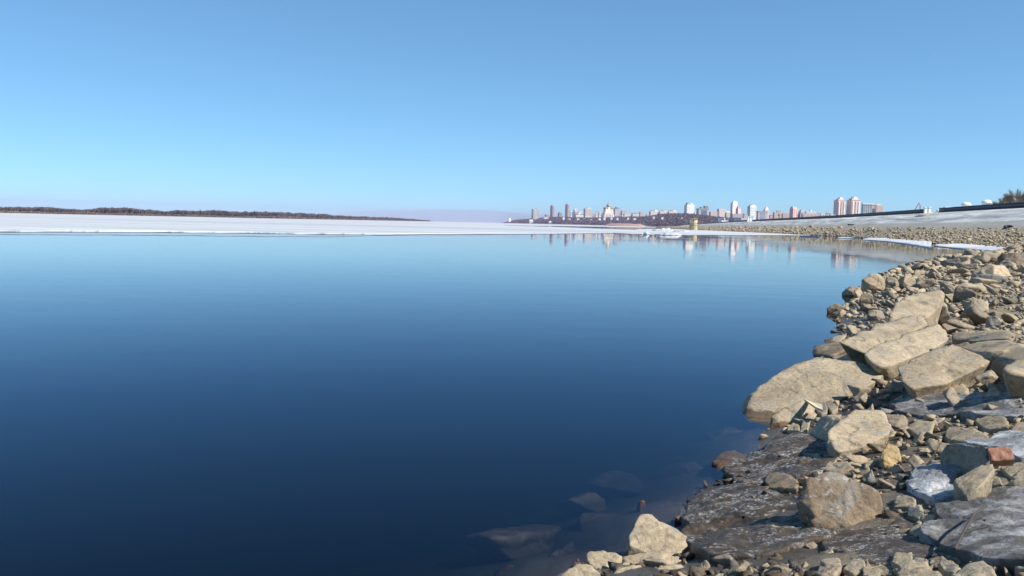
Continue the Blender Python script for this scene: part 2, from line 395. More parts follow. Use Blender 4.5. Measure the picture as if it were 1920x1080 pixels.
# ground sheet: one polar sheet, fine near the camera, out to the horizon
ang = R(1) * np.concatenate([np.arange(-140, -6, 1.6), np.arange(-6, 44, 0.16), np.arange(44, 140.1, 1.6)])
rad = 0.7 * np.exp(np.linspace(0, math.log(9200 / 0.7), 430))
AA, RR = np.meshgrid(ang, rad)
GP = np.stack([RR * np.sin(AA), RR * np.cos(AA)], 2).reshape(-1, 2)
GV = np.c_[GP, ground(GP)]
na, nr = len(ang), len(rad)
I = (np.arange(nr - 1)[:, None] * na + np.arange(na - 1)[None]).ravel()
o = link('ground', fast_mesh('ground', GV, np.stack([I, I + 1, I + na + 1, I + na], 1), smooth=True), SOIL)
tag(o, kind='structure', label='muddy stony river bank and river bed')

# water: a closed body, so that the bed fades with depth
mb = MB(); mb.box(-9300, 9300, -900, 9300, -4.2, 0.0)
tag(mb.build('water', water_material()), kind='structure', label='calm dark blue river water')

# ------------------------------------------------------------------ river ice
def depth_at(x, y): return float(W(x, y)[1])
def column_sheet(name, xs, front, back, top, thick, mat_top, seed, rows=26, wobble=0.035):
    """sheet of ice between two edges given along directions xs (photo columns)"""
    xs = np.asarray(xs, float); V = []; n = len(xs)
    sx = np.array([(lambda d: d[0] / d[1])(ray(x, 430.0)) for x in xs])
    fr = np.array(front) * (1 + wobble * fbm(np.c_[xs * 0.02, xs * 0, xs * 0], 3, seed, .5) + 0.04 * wobble * fbm(np.c_[xs * 0.4, xs * 0, xs * 0], 2, seed + 3))
    bk = np.array(back)
    tt = np.linspace(0, 1, rows)
    D = fr[None] * (bk / fr)[None] ** tt[:, None]
    P = np.stack([D * sx[None], D, np.full_like(D, top)], 2)
    P[1:, :, 2] += (min(0.04, top * .35) * fbm(np.c_[P[1:].reshape(-1, 3)[:, :2] * 0.12, np.zeros((rows - 1) * n)], 3, seed)).reshape(rows - 1, n)
    F0 = P[0].copy(); F0[:, 2] = -thick; F0[:, 1] += 0.02
    V = np.concatenate([P.reshape(-1, 3), F0]); N = rows * n
    I = (np.arange(rows - 1)[:, None] * n + np.arange(n - 1)[None]).ravel()
    F = np.stack([I, I + 1, I + n + 1, I + n], 1)
    J = np.arange(n - 1); F2 = np.stack([N + J, N + J + 1, J + 1, J], 1)
    me = fast_mesh(name, V, np.concatenate([F, F2]))
    me.materials.append(mat_top); me.materials.append(SHADEDICE)
    mi = np.zeros(len(me.polygons), np.int32); mi[len(F):] = 1; me.polygons.foreach_set('material_index', mi)
    return link(name, me)
ex = np.array([-2600, -1200, -400, 0, 250, 500, 630, 760, 885, 990, 1097, 1150, 1180, 1230, 1290, 1440, 1520])
ey = np.array([60, 62, 66, 72.5, 84, 94, 95, 108, 124, 140, 172, 190, 180, 178, 190, 232, 262])
xs = np.concatenate([np.linspace(-2600, -50, 60), np.linspace(-40, 946, 420)])
o = column_sheet('river_ice', xs, np.interp(xs, ex, ey), np.full(len(xs), 9150.0), 0.065, 0.05, ICE, 3, 40)
tag(o, 'wide white sheet of snow covered river ice reaching to the far bank', 'river ice')
xs2 = np.linspace(946, 1520, 300)
bx = np.array([946, 975, 1040, 1090, 1140, 1190, 1215, 1260, 1300, 1400, 1520])
by = np.array([520, 520, 500, 430, 385, 375, 560, 620, 520, 420, 300])
o = column_sheet('river_ice', xs2, np.interp(xs2, ex, ey), np.interp(xs2, bx, by), 0.065, 0.05, ICE, 3, 20)
tag(o, 'white ice field below the city, in front of the dark open lead', 'river ice')
xs3 = np.linspace(946.5, 1230, 150)
o = column_sheet('river_ice', xs3, np.interp(xs3, [946, 1000, 1100, 1180, 1230], [560, 620, 800, 900, 1000]), np.interp(xs3, [946, 1230], [6000, 2600]), 0.14, 0.05, ICE, 8, 14)
tag(o, 'thin white strip of ice at the foot of the city hill', 'river ice')
xs4 = np.linspace(-500, 700, 420)
fx = [-500, 0, 250, 500, 630, 680, 700]; fy = [58, 66.5, 74, 80.5, 86, 94, 99]
o = column_sheet('thin_ice', xs4, np.interp(xs4, fx, fy), np.interp(xs4, ex, ey) - 0.9, 0.025, 0.03, THINICE, 12, 6, 0.012)
tag(o, 'narrow strip of thin grey ice floating before the white ice edge', 'thin ice')

# ------------------------------------------------------------------ embankment with parapet
CL = resample(CREST, 4.0)
k = np.ones(9) / 9
CLs = CL.copy()
for c in (0, 1): CLs[8:-8, c] = np.convolve(np.pad(CL[:, c], 4, mode='edge'), k, 'valid')[8:-8]
CL = CLs; NORM = offset_line(CL, 1.0) - CL; SARC = np.concatenate([[0], np.cumsum(np.linalg.norm(np.diff(CL, axis=0), axis=1))])
CREST_Z = 6.65
prof = [(10.6, 2.5, -0.6), (10.0, 2.78, 0.0), (7.4, 3.9, 2.8), (5.0, 4.88, 5.4), (4.9, 4.95, 5.5), (2.5, 5.9, 8.1), (0.6, 6.6, 10.2), (0.0, CREST_Z, 10.8), (-30, CREST_Z, 41), (-42, 2.6, 54)]
fall = np.interp(CL[:, 1], [-200, 1300, 1750, 2050], [1, 1, 0.8, 0.15])
V = []; U = []
for off, z, v in prof:
    P = CL + NORM * off; V.append(np.c_[P, 2.4 + (z - 2.4) * fall]); U.append(np.c_[SARC, np.full(len(SARC), v), np.zeros(len(SARC))])
n = len(CL); I = (np.arange(len(prof) - 1)[:, None] * n + np.arange(n - 1)[None]).ravel()
o = link('embankment', fast_mesh('embankment', np.concatenate(V), np.stack([I, I + n, I + n + 1, I + 1], 1)[:, ::-1], uvw=np.concatenate(U)), CONC)
tag(o, kind='structure', label='long sloping grey concrete river embankment')
def crest_at(px):
    """index along the crest seen in photo column px"""
    q = project(np.c_[CL, np.full(len(CL), CREST_Z)]); ok = (q[:, 2] > 1)
    return int(np.argmin(np.where(ok, np.abs(q[:, 0] - px), 1e9)))
CLF = resample(CL, .5); NF = offset_line(CLF, 1.0) - CLF; QF = project(np.c_[CLF, np.full(len(CLF), CREST_Z)])
def crest_point(px, back):
    j = int(np.argmin(np.where(QF[:, 2] > 1, np.abs(QF[:, 0] - px), 1e9))); return CLF[j] - NF[j] * back
def strip(pts, z0, z1, half):
    T = np.gradient(pts, axis=0); T /= np.linalg.norm(T, axis=1)[:, None]; N = np.stack([-T[:, 1], T[:, 0]], 1)
    n = len(pts); V = np.concatenate([np.c_[pts + N * half, z0], np.c_[pts + N * half, z1], np.c_[pts - N * half, z1], np.c_[pts - N * half, z0]])
    J = np.arange(n - 1); F = [np.stack([J + a * n, J + 1 + a * n, J + 1 + b * n, J + b * n], 1) for a, b in ((0, 1), (1, 2), (2, 3), (3, 0))]
    F.append(np.array([[0, n, 2 * n, 3 * n], [n - 1, 4 * n - 1, 3 * n - 1, 2 * n - 1]]))
    return V, np.concatenate(F)
g0, g1 = crest_at(1760), crest_at(1726); h0, h1 = crest_at(1411), crest_at(1401)
for (a, b), lab in (((0, g0), 'dark slate parapet wall along the embankment top nearest the camera'), ((g1, h0), 'long dark parapet wall between the car gap and the white gate'),
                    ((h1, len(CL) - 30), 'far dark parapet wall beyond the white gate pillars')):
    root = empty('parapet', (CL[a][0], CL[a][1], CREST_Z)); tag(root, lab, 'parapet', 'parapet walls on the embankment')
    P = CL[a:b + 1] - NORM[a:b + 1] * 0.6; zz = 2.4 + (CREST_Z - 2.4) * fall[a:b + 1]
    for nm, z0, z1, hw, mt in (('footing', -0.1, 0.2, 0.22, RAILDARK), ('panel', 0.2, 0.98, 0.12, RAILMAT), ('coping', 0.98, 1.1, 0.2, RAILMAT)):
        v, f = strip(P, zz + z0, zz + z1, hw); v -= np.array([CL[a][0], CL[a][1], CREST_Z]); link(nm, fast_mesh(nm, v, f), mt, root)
    if a == 0: pass

# ------------------------------------------------------------------ rocks
_ico = {}
def ico(s):
    if s not in _ico:
        bm = bmesh.new(); bmesh.ops.create_icosphere(bm, subdivisions=s, radius=1.0)
        v = np.array([x.co[:] for x in bm.verts]); v /= np.linalg.norm(v, axis=1)[:, None]
        f = np.array([[y.index for y in x.verts] for x in bm.faces]); bm.free(); _ico[s] = (v, f)
    return _ico[s]
def hull_planes(q):
    bm = bmesh.new()
    for p in q: bm.verts.new(p)
    r = bmesh.ops.convex_hull(bm, input=bm.verts); bm.normal_update()
    c = np.mean([v.co[:] for v in bm.verts if v.link_faces], axis=0)
    N = []; P = []
    for f in bm.faces:
        nn = np.array(f.normal[:]); p = float(nn @ (np.array(f.verts[0].co[:]) - c))
        if p < 0: nn, p = -nn, -p
        N.append(nn); P.append(max(p, 0.03))
    bm.free(); return np.array(N), np.array(P), c
def soft_poly(D, N, P, k):
    g = np.maximum((D @ N.T) / P, 0); mx = g.max(1)
    return 1.0 / (mx * ((g / mx[:, None]) ** k).sum(1) ** (1.0 / k))
def roughen(V, D, size, seed, amp):
    q = V / size
    n = 0.26 * fbm(q * 2.2, 4, seed) + 0.30 * (0.35 - np.abs(fbm(q * 3.7 + 9, 3, seed + 31))) + 0.25 * fbm(q * 9.0, 3, seed + 57)
    st = vnoise(np.c_[q[:, 2] * 7 + 1.2 * q[:, 0] + 0.7 * fbm(q * 2, 2, seed + 3), q[:, 0] * .3, q[:, 1] * .3], seed + 70)
    n = n + 0.35 * np.sign(fbm(q * 1.7 + 4, 2, seed + 90) - .12) * .35 * np.clip(np.abs(fbm(q * 1.7 + 4, 2, seed + 90) - .12) * 14, 0, 1)   # broken ledges
    return V + D * ((n + 0.50 * st) * amp * size)[:, None]
def facets(V, D, size, seed, n, amp):
    """broken faces: patches of the surface tilt and step against one another"""
    r_ = np.random.default_rng(seed); idx = r_.choice(len(V), n, replace=False); S_ = V[idx]
    Wp = V + 0.10 * size * np.stack([fbm(V / size * 2.5 + 7 * a, 3, seed + a) for a in range(3)], 1)
    tilt = r_.normal(size=(n, 3)) * .16; off = r_.uniform(-.03, .03, n) * size; tau = .10 * size / math.sqrt(n)
    dmin = np.full(len(V), 1e9)
    for i in range(n): dmin = np.minimum(dmin, np.sqrt(((Wp - S_[i]) ** 2).sum(1)))
    num = 0; den = 0
    for i in range(n):
        w = np.exp(-(np.sqrt(((Wp - S_[i]) ** 2).sum(1)) - dmin) / tau * 2.2); num = num + w * ((V - S_[i]) @ tilt[i] + off[i]); den = den + w
    disp = num / den
    return V + D * (disp * amp)[:, None]
HERO_FOOT = []
def hero_rock(label, top, mat, seed, base=None, inset=0.86, sub=5, k=130, amp=0.032, bury=0.12, thick=None, lowf=.5, chips=6, fac=.42, near=None):
    """a boulder from the corners of its upper surface (photo column, row, height above the water)"""
    hs = np.array([q[2] for q in top]); fr = (hs - hs.min()) / max(hs.max() - hs.min(), 1e-3); xs_ = [q[0] for q in top]
    dep = WG(float(np.mean(xs_)), float(np.mean([q[1] for q in top])), .1)[1]
    if thick is None: thick = float(np.clip(.24 * (max(xs_) - min(xs_)) * dep / FPX, .05, .34))
    T = np.array([W(x, y, h) if h < .06 else WG(x, y, thick * (lowf + (1 - lowf) * f)) for (x, y, h), f in zip(top, fr)]) if near is None else np.array([WD(x, y, near + d_) for x, y, d_ in top]); c = T.mean(0)
    B = T.copy(); B[:, :2] = c[:2] + (T[:, :2] - c[:2]) * inset
    gzs = ground(B, False) if base is None else np.full(len(B), base)
    B[:, 2] = np.minimum(gzs - bury, T[:, 2] - 0.06)
    pts = np.concatenate([T, B])
    lo, hi = pts.min(0), pts.max(0); s = np.maximum((hi - lo) / 2, 0.03); m = (lo + hi) / 2
    r_ = np.random.default_rng(seed); q = (pts - m) / s
    N, P, cc = hull_planes(q)
    N2 = r_.normal(size=(chips, 3)); N2 /= np.linalg.norm(N2, axis=1)[:, None]      # knocked-off corners and edges
    P2 = ((q - cc) @ N2.T).max(0) * r_.uniform(.91, .99, chips)
    N = np.concatenate([N, N2]); P = np.concatenate([P, np.maximum(P2, .05)])
    D, F = ico(sub); r = soft_poly(D, N, P, k)
    V = (cc + D * r[:, None]) * s + m
    size = float(np.cbrt(np.prod(2 * s)))
    dn = D * s; dn /= np.linalg.norm(dn, axis=1)[:, None]
    V = facets(V, dn, size, seed + 5, 16, fac); V = facets(V, dn, size, seed + 6, 70, fac * .55)
    V = roughen(V, dn, size, seed, amp)
    org = np.array([m[0], m[1], lo[2]])
    o = link('rock', fast_mesh('rock', V - org, F, tone=np.full(len(V), .0), smooth=True), mat, loc=org.tolist())
    tag(o, label, 'rock', 'rocks on the river bank')
    cxy = m[:2]; HERO_FOOT.append(((T[:, :2] - cxy) * 0.97 + cxy))
    return o
def point_rock(label, x0, x1, y0, y1, mat, seed, deep=.75):
    """an upright boulder on the point, from its extent in the photo"""
    c = WG((x0 + x1) / 2, y1 - 2, 0.0); d = c[1]; w = (x1 - x0) * d / FPX / 2; hgt = (y1 - y0) * d / FPX
    r_ = np.random.default_rng(seed); n = 12
    q = r_.normal(size=(n, 3)); q /= (np.abs(q) ** 4).sum(1)[:, None] ** .25; q *= r_.uniform(.85, 1.0, (n, 1))
    pts = np.concatenate([q, [(-.95, -.5, -.9), (.95, -.4, -.9), (.8, .7, -.9), (-.8, .7, -.9), (-.1, .0, 1.0)]])
    N, P, cc = hull_planes(pts); D, F = ico(5); V = cc + D * soft_poly(D, N, P, 110)[:, None]
    V *= np.array([w, w * deep, hgt * .56]); V = facets(V, D, w * 1.6, seed, 14, .4); V = roughen(V, D, w * 1.6, seed, .03)
    o = link('rock', fast_mesh('rock', V, F, tone=np.full(len(V), (seed * .377) % 1), smooth=True), mat, loc=(c[0], c[1] + w * deep * .5, c[2] + hgt * .42))
    tag(o, label, 'rock', 'rocks on the river bank')
    HERO_FOOT.append(c[:2] + [0, w * deep * .5] + np.array([(-w, -w * deep), (w, -w * deep), (w, w * deep), (-w, w * deep)]) * .8)
def hull2d(P):
    P = sorted(map(tuple, P)); 
    def half(pts):
        h = []
        for p in pts:
            while len(h) > 1 and (h[-1][0] - h[-2][0]) * (p[1] - h[-2][1]) - (h[-1][1] - h[-2][1]) * (p[0] - h[-2][0]) <= 0: h.pop()
            h.append(p)
        return h
    a, b = half(P), half(P[::-1]); return np.array(a[:-1] + b[:-1])

H = hero_rock
# the run of big slabs
H('largest tan slab, its broad sunlit face dipping into the water', [(1387, 764, 0.45), (1404, 785, -0.05), (1455, 787, -0.1), (1420, 722, 0.55), (1468, 692, 0.8), (1530, 668, 1.0), (1548, 669, 1.0), (1600, 678, 0.9), (1662, 690, 0.8), (1655, 702, 0.65), (1615, 732, 0.3), (1575, 752, 0.1), (1510, 767, 0)], TAN, 11, near=8.1, sub=6, inset=.92)
H('pointed tan rock with a brown damp stain, below the largest slab', [(1508, 748, 0.34), (1526, 762, 0.3), (1541, 792, 0.1), (1500, 802, 0.0), (1466, 802, 0.0), (1446, 780, 0.15), (1470, 765, 0.28)], TAN, 12, near=7.6, inset=.95)
H('flat grey-tan slab lying behind the crest of the largest slab', [(1556, 668, .36), (1600, 663, .42), (1615, 672, .42), (1614, 690, .36), (1575, 682, .32)], TAN, 13)
H('low brown slab at the water edge left of the long slabs', [(1523, 653, .10), (1527, 647, .14), (1575, 648, .33), (1597, 638, .42), (1592, 651, .36), (1558, 668, .1), (1527, 664, .02)], BROWN, 14)
H('thin ledge of rock sticking out over the water above the brown slab', [(1545, 636, .18), (1570, 631, .28), (1590, 624, .34), (1576, 640, .28), (1548, 648, .07)], TAN, 15)
H('long tan slab with a dark overhang, upper of the two parallel slabs', [(1622, 664, 0), (1596, 652, 0.05), (1572, 640, 0.1), (1630, 615, 0.9), (1640, 608, 1.2), (1715, 590, 2.1), (1730, 597, 1.9), (1738, 608, 1.5), (1700, 626, 0.8), (1670, 646, 0.4)], TAN, 16, near=9.55, sub=6, inset=.5)
H('long pale slab with a broken dark end, lower of the two parallel slabs', [(1662, 688, 0), (1640, 688, 0), (1619, 664, 0.3), (1640, 648, 0.7), (1690, 632, 1.2), (1758, 603, 2.0), (1775, 618, 1.7), (1780, 636, 1.3), (1740, 660, 0.7), (1690, 672, 0.3)], PALE, 17, near=8.65, sub=6, inset=.52)
H('broad tan slab undercut by deep shadow, right of the largest slab', [(1706, 729, 0), (1776, 720, 0.15), (1790, 712, 0.25), (1848, 683, 0.5), (1850, 672, 0.6), (1792, 645, 1.0), (1775, 647, 1.0), (1720, 668, 0.75), (1684, 690, 0.55), (1688, 714, 0.2)], TAN, 18, near=7.2, sub=6, inset=.48)
H('wide smooth slab at the frame edge behind the undercut slab', [(1797, 650, .96), (1830, 641, 1.02), (1885, 637, 1.08), (1945, 648, 1.12), (1950, 684, 1.04), (1880, 686, .92), (1852, 672, .92)], TAN, 19, thick=.22, lowf=.5, inset=.8, sub=6)
H('heavy slab at the frame edge with a black shadowed front', [(1884, 696, 0.05), (1930, 704, 0), (1985, 700, 0.1), (1975, 668, 0.9), (1902, 672, 0.8), (1878, 692, 0.2)], TAN, 20, near=6.4, inset=.45)
H('long bar-shaped rock lying level above the wide smooth slab', [(1784, 630, .90), (1790, 622, .95), (1890, 617, 1.06), (1905, 625, 1.06), (1897, 635, 1.0), (1830, 640, .92), (1787, 637, .86)], TAN, 21)
H('big domed slab with a split, highest of the slab row', [(1684, 606, 0), (1662, 602, 0.1), (1690, 560, 1.5), (1715, 546, 2.2), (1765, 540, 2.8), (1773, 550, 2.4), (1757, 580, 1.2), (1738, 596, 0.5)], TAN, 22, near=12.0, sub=6, inset=.85)
H('dark grey pyramid-shaped rock beside the big domed slab', [(1736, 597, .80), (1752, 577, .95), (1760, 570, 1.0), (1775, 575, 1.0), (1784, 590, .9), (1762, 599, .84)], GREY, 23, inset=.66, thick=.3, lowf=.3)
H('low sunlit block tucked below the grey pyramid rock', [(1766, 608, .82), (1780, 599, .88), (1800, 600, .90), (1800, 616, .84), (1776, 622, .78)], PALE, 24)
# the point
K = point_rock
K('pale blocky boulder standing on the tip of the rocky point', 1618, 1666, 514, 547, PALE, 25)
K('brown-topped rock reaching farthest out at the point, over water', 1580, 1616, 538, 560, TAN, 26)
K('small dark wet rock standing in the water below the point', 1553, 1587, 571, 590, BROWN, 27)
K('tan rock leaning on the pale blocky boulder', 1662, 1690, 522, 546, TAN, 28)
K('pointed tan rock with a black hollow, right of the boulder on the point', 1684, 1724, 514, 542, TAN, 29)
K('large flat pale slab on the crest of the point by the frame edge', 1836, 1906, 498, 526, PALE, 30, 1.0)
K('rounded brown boulder on the skyline of the point at the frame edge', 1881, 1945, 476, 500, BROWN, 31)
K('squat brown boulder left of the rounded skyline boulder', 1855, 1882, 483, 500, BROWN, 32)
K('tan boulder on the crest of the point in front of the inlet', 1776, 1803, 480, 500, TAN, 33)
K('grey slab with a shadowed front below the flat pale slab', 1838, 1890, 516, 536, GREY, 34, 1.0)
K('tan block on the shore edge between the pale boulder and the water', 1612, 1640, 552, 576, PALE, 86)
K('flat tan rock among the heap at the waterline below the point', 1628, 1662, 582, 602, TAN, 87)
K('grey peaked rock behind the big domed slab', 1742, 1766, 540, 556, GREY, 88)
K('tan split boulder on the rubble slope right of the domed slab', 1812, 1852, 562, 588, TAN, 89)
K('dark hollowed boulder on the gravelly slope near the frame edge', 1852, 1888, 594, 618, GREY, 90)
# middle ground, round the broken slab
H('cracked pale slab in the middle of the rubble', [(1562, 842, 0.02), (1548, 822, 0.15), (1578, 780, 0.6), (1602, 768, 0.75), (1655, 768, 0.8), (1668, 795, 0.5), (1668, 812, 0.3), (1614, 840, 0.05), (1572, 848, 0)], PALE, 35, near=5.8, sub=6, inset=.8)
H('tilted pale slab joined to the left of the cracked slab', [(1516, 812, .17), (1540, 779, .29), (1575, 778, .34), (1588, 790, .33), (1552, 818, .2)], PALE, 36, thick=.18, lowf=.25, inset=.85)
H('small five-sided tan stone by the little bay', [(1474, 806, .08), (1486, 792, .16), (1498, 795, .16), (1500, 808, .1), (1480, 813, .04)], TAN, 37)
H('narrow tan splinter standing beside the tilted pale slab', [(1499, 812, .12), (1505, 788, .20), (1520, 786, .22), (1514, 806, .16), (1506, 820, .08)], TAN, 38)
H('cube-like olive stone at the lower edge of the largest slab', [(1528, 768, .24), (1535, 754, .33), (1550, 754, .34), (1552, 772, .26), (1540, 777, .22)], GREY, 39)
H('tan block next to the olive cube stone', [(1546, 754, .34), (1560, 750, .37), (1572, 765, .33), (1560, 775, .28)], TAN, 40)
H('angular tan block below the cracked slab', [(1572, 858, .25), (1576, 844, .32), (1594, 846, .33), (1600, 860, .28), (1584, 868, .22)], PALE, 41)
H('ochre stained block standing upright among small stones', [(1656, 870, 0.02), (1676, 878, 0), (1690, 862, 0.05), (1686, 840, 0.15), (1664, 828, 0.2), (1650, 858, 0.1)], OCHRE, 42, near=5.25, inset=.9)
H('triangular pale stone lying before the undercut slab', [(1764, 736, .52), (1775, 720, .62), (1800, 708, .68), (1815, 726, .62), (1818, 738, .56), (1772, 744, .48)], PALE, 43, inset=.95)
H('three-pointed pale stone on the upper ice patch', [(1846, 740, .58), (1868, 723, .68), (1880, 740, .6), (1862, 744, .55)], PALE, 44)
H('long dark rock with a black shadowed side, left of the red brick', [(1764, 848, .48), (1772, 832, .56), (1815, 830, .58), (1866, 836, .58), (1856, 852, .52), (1800, 858, .46)], GREY, 45, inset=.82, thick=.2)
H('pale wedge-shaped rock below the red brick', [(1784, 898, .46), (1832, 882, .52), (1860, 867, .58), (1866, 880, .54), (1838, 912, .42), (1812, 932, .33), (1800, 926, .33)], PALE, 46, inset=.7, thick=.16)
H('cracked flat slab above the long dark rock', [(1772, 816, .50), (1776, 800, .56), (1828, 800, .60), (1852, 818, .56), (1820, 830, .52), (1778, 826, .48)], TAN, 47)
H('broken flat slab left of the cracked flat slab', [(1700, 802, .44), (1718, 788, .50), (1752, 790, .53), (1748, 816, .47), (1722, 818, .43)], TAN, 48)
H('flat tan slab under the upper ice patch', [(1826, 788, .58), (1850, 778, .63), (1888, 780, .66), (1894, 798, .62), (1850, 806, .57)], TAN, 49)
H('olive boulder cut by the frame edge beside the ice', [(1894, 812, .60), (1905, 792, .70), (1945, 788, .74), (1950, 822, .62), (1905, 828, .56)], TAN, 50)
H('flat pale slab at the frame edge under the red brick', [(1872, 876, .52), (1905, 870, .56), (1960, 876, .6), (1965, 900, .54), (1900, 898, .48)], PALE, 51)
H('dark-sided pale stone at the frame edge below that flat slab', [(1896, 904, .46), (1912, 894, .52), (1960, 900, .52), (1955, 924, .44), (1908, 918, .42)], PALE, 52)
H('small round brown stone between the wedge rock and frame edge', [(1852, 904, .44), (1860, 892, .50), (1876, 894, .50), (1880, 906, .45), (1862, 910, .42)], TAN, 53, sub=4)
# foreground
H('biggest foreground boulder, brown and frost specked, on the frozen mud', [(1562, 998, 0), (1600, 997, 0), (1530, 987, 0.03), (1640, 986, 0.02), (1503, 950, 0.18), (1495, 928, 0.22), (1507, 899, 0.25), (1532, 888, 0.28), (1570, 884, 0.3), (1604, 891, 0.27), (1650, 918, 0.15), (1657, 938, 0.1), (1650, 968, 0.05)], BROWN, 60, near=4.28, sub=6, inset=.95, fac=.6)
H('pale angular stone sitting on the frozen mud sheet', [(1417, 1000, .11), (1428, 986, .16), (1446, 979, .19), (1462, 981, .19), (1492, 999, .16), (1491, 1012, .11), (1424, 1014, .07)], PALE, 61)
H('small speckled stone at the foot of the biggest boulder', [(1537, 1004, .13), (1541, 991, .19), (1556, 996, .18), (1560, 1008, .13), (1545, 1012, .1)], GREY, 62, sub=4)
H('tall peaked tan boulder at the water, foremost on the shore', [(1177, 1008, 0.1), (1204, 962, 0.26), (1214, 962, 0.26), (1250, 980, 0.2), (1284, 1000, 0.16), (1290, 1022, 0.1), (1278, 1048, 0.0), (1232, 1030, 0.06), (1178, 1020, 0.05), (1180, 1036, 0.04), (1222, 1042, 0)], PALE, 63, near=4.42, inset=.97, sub=6)
H('low sandy boulder in front of the tall peaked boulder', [(1166, 1044, 0.08), (1228, 1032, 0.14), (1286, 1042, 0.1), (1278, 1064, 0.0), (1190, 1078, 0.0)], PALE, 64, near=4.2, inset=.97)
H('four-sided tan rock at the water edge, left of the peaked boulder', [(1098, 1036, 0.1), (1125, 1030, 0.12), (1152, 1031, 0.12), (1168, 1043, 0.08), (1140, 1080, -0.02), (1100, 1050, 0.05), (1120, 1070, 0.0)], PALE, 65, near=4.2, inset=.97)
H('lowest tan rock at the bottom of the picture by the water', [(1046, 1082, 0.08), (1084, 1056, 0.12), (1108, 1056, 0.12), (1136, 1082, 0.06), (1126, 1108, -0.04), (1060, 1108, -0.02)], PALE, 66, near=4.02, inset=.97)
H('crumbly sandy rock at the bottom, between two larger tan rocks', [(1138, 1092, 0.04), (1158, 1062, 0.12), (1202, 1058, 0.13), (1220, 1072, 0.1), (1216, 1108, -0.04), (1142, 1108, -0.04)], PALE, 67, near=3.98, inset=.97)
H('flat-topped tan rock at the bottom below the frozen mud', [(1220, 1078, 0.06), (1230, 1058, 0.13), (1278, 1058, 0.13), (1296, 1082, 0.06), (1276, 1110, -0.05), (1224, 1108, -0.05)], PALE, 68, near=3.96, inset=.97)
H('half sunk brown rock in the shallows off the frozen mud', [(1333, 864, .03), (1350, 848, .10), (1375, 845, .11), (1402, 853, .06), (1390, 872, .02), (1345, 878, .0)], BROWN, 69)
H('small rock under water near the peaked boulder', [(1193, 942, -.02), (1200, 935, .025), (1212, 936, .02), (1206, 946, -.02)], BROWN, 70, sub=4, base=-.2)
H('pale-topped brown rock frozen into the back edge of the mud sheet', [(1432, 898, .13), (1442, 884, .21), (1470, 884, .22), (1500, 904, .17), (1496, 916, .12), (1440, 914, .08)], BROWN, 71)
H('small pale capped rock frozen in the upper mud sheet', [(1497, 858, .17), (1505, 849, .22), (1535, 850, .23), (1548, 862, .19), (1510, 868, .15)], TAN, 72)
H('long low rock lying behind the biggest boulder', [(1535, 880, .20), (1545, 868, .27), (1590, 864, .31), (1602, 876, .26), (1575, 886, .21)], TAN, 73)
H('tan block at the bottom edge right of the mud', [(1528, 1076, .19), (1540, 1052, .28), (1574, 1046, .30), (1580, 1062, .26), (1556, 1084, .19)], PALE, 74)
H('lumpy tan stone at the bottom edge, second right of the mud', [(1580, 1066, .25), (1600, 1046, .31), (1620, 1048, .32), (1626, 1066, .27), (1600, 1076, .23)], PALE, 75)
H('rounded pale block at the bottom, above the broad pale block', [(1671, 1052, .32), (1678, 1034, .38), (1712, 1034, .40), (1718, 1054, .34), (1690, 1064, .3)], PALE, 76)
H('broad pale block cut by the bottom edge', [(1682, 1072, .34), (1702, 1054, .41), (1738, 1052, .43), (1764, 1078, .36), (1756, 1100, .31), (1688, 1100, .3)], PALE, 77)
H('pale wedge stone between the broad block and the rightmost one', [(1760, 1058, .35), (1764, 1040, .41), (1798, 1060, .38), (1790, 1074, .33), (1770, 1072, .32)], PALE, 78)
H('smooth pale boulder cut by the bottom edge below the grey ice', [(1786, 1078, .35), (1812, 1054, .43), (1846, 1050, .46), (1872, 1074, .41), (1870, 1102, .34), (1796, 1102, .33)], PALE, 79)
H('lumpy tan stone right of the biggest boulder', [(1674, 950, .25), (1680, 930, .33), (1704, 926, .36), (1720, 938, .33), (1712, 952, .26)], TAN, 80)
H('grey wedge stone leaning on the lumpy tan stone', [(1701, 966, .25), (1704, 946, .33), (1734, 960, .32), (1724, 974, .25)], GREY, 81)
H('flat pale chip lying at the rim of the grey ice', [(1724, 974, .27), (1726, 962, .31), (1760, 963, .33), (1750, 977, .28)], PALE, 82, sub=4)
H('pointed oval stone on the icy mud', [(1704, 994, .25), (1720, 981, .31), (1742, 982, .33), (1738, 998, .27), (1718, 1004, .24)], TAN, 83)
H('small six-sided stone next to the pointed oval stone', [(1746, 996, .27), (1752, 981, .33), (1764, 984, .33), (1768, 996, .29), (1756, 1001, .26)], TAN, 84, sub=4)
H('dark boulder cut by the frame edge on the grey ice', [(1896, 1046, .50), (1904, 1026, .60), (1945, 1020, .64), (1955, 1070, .46), (1905, 1066, .44)], GREY, 85)
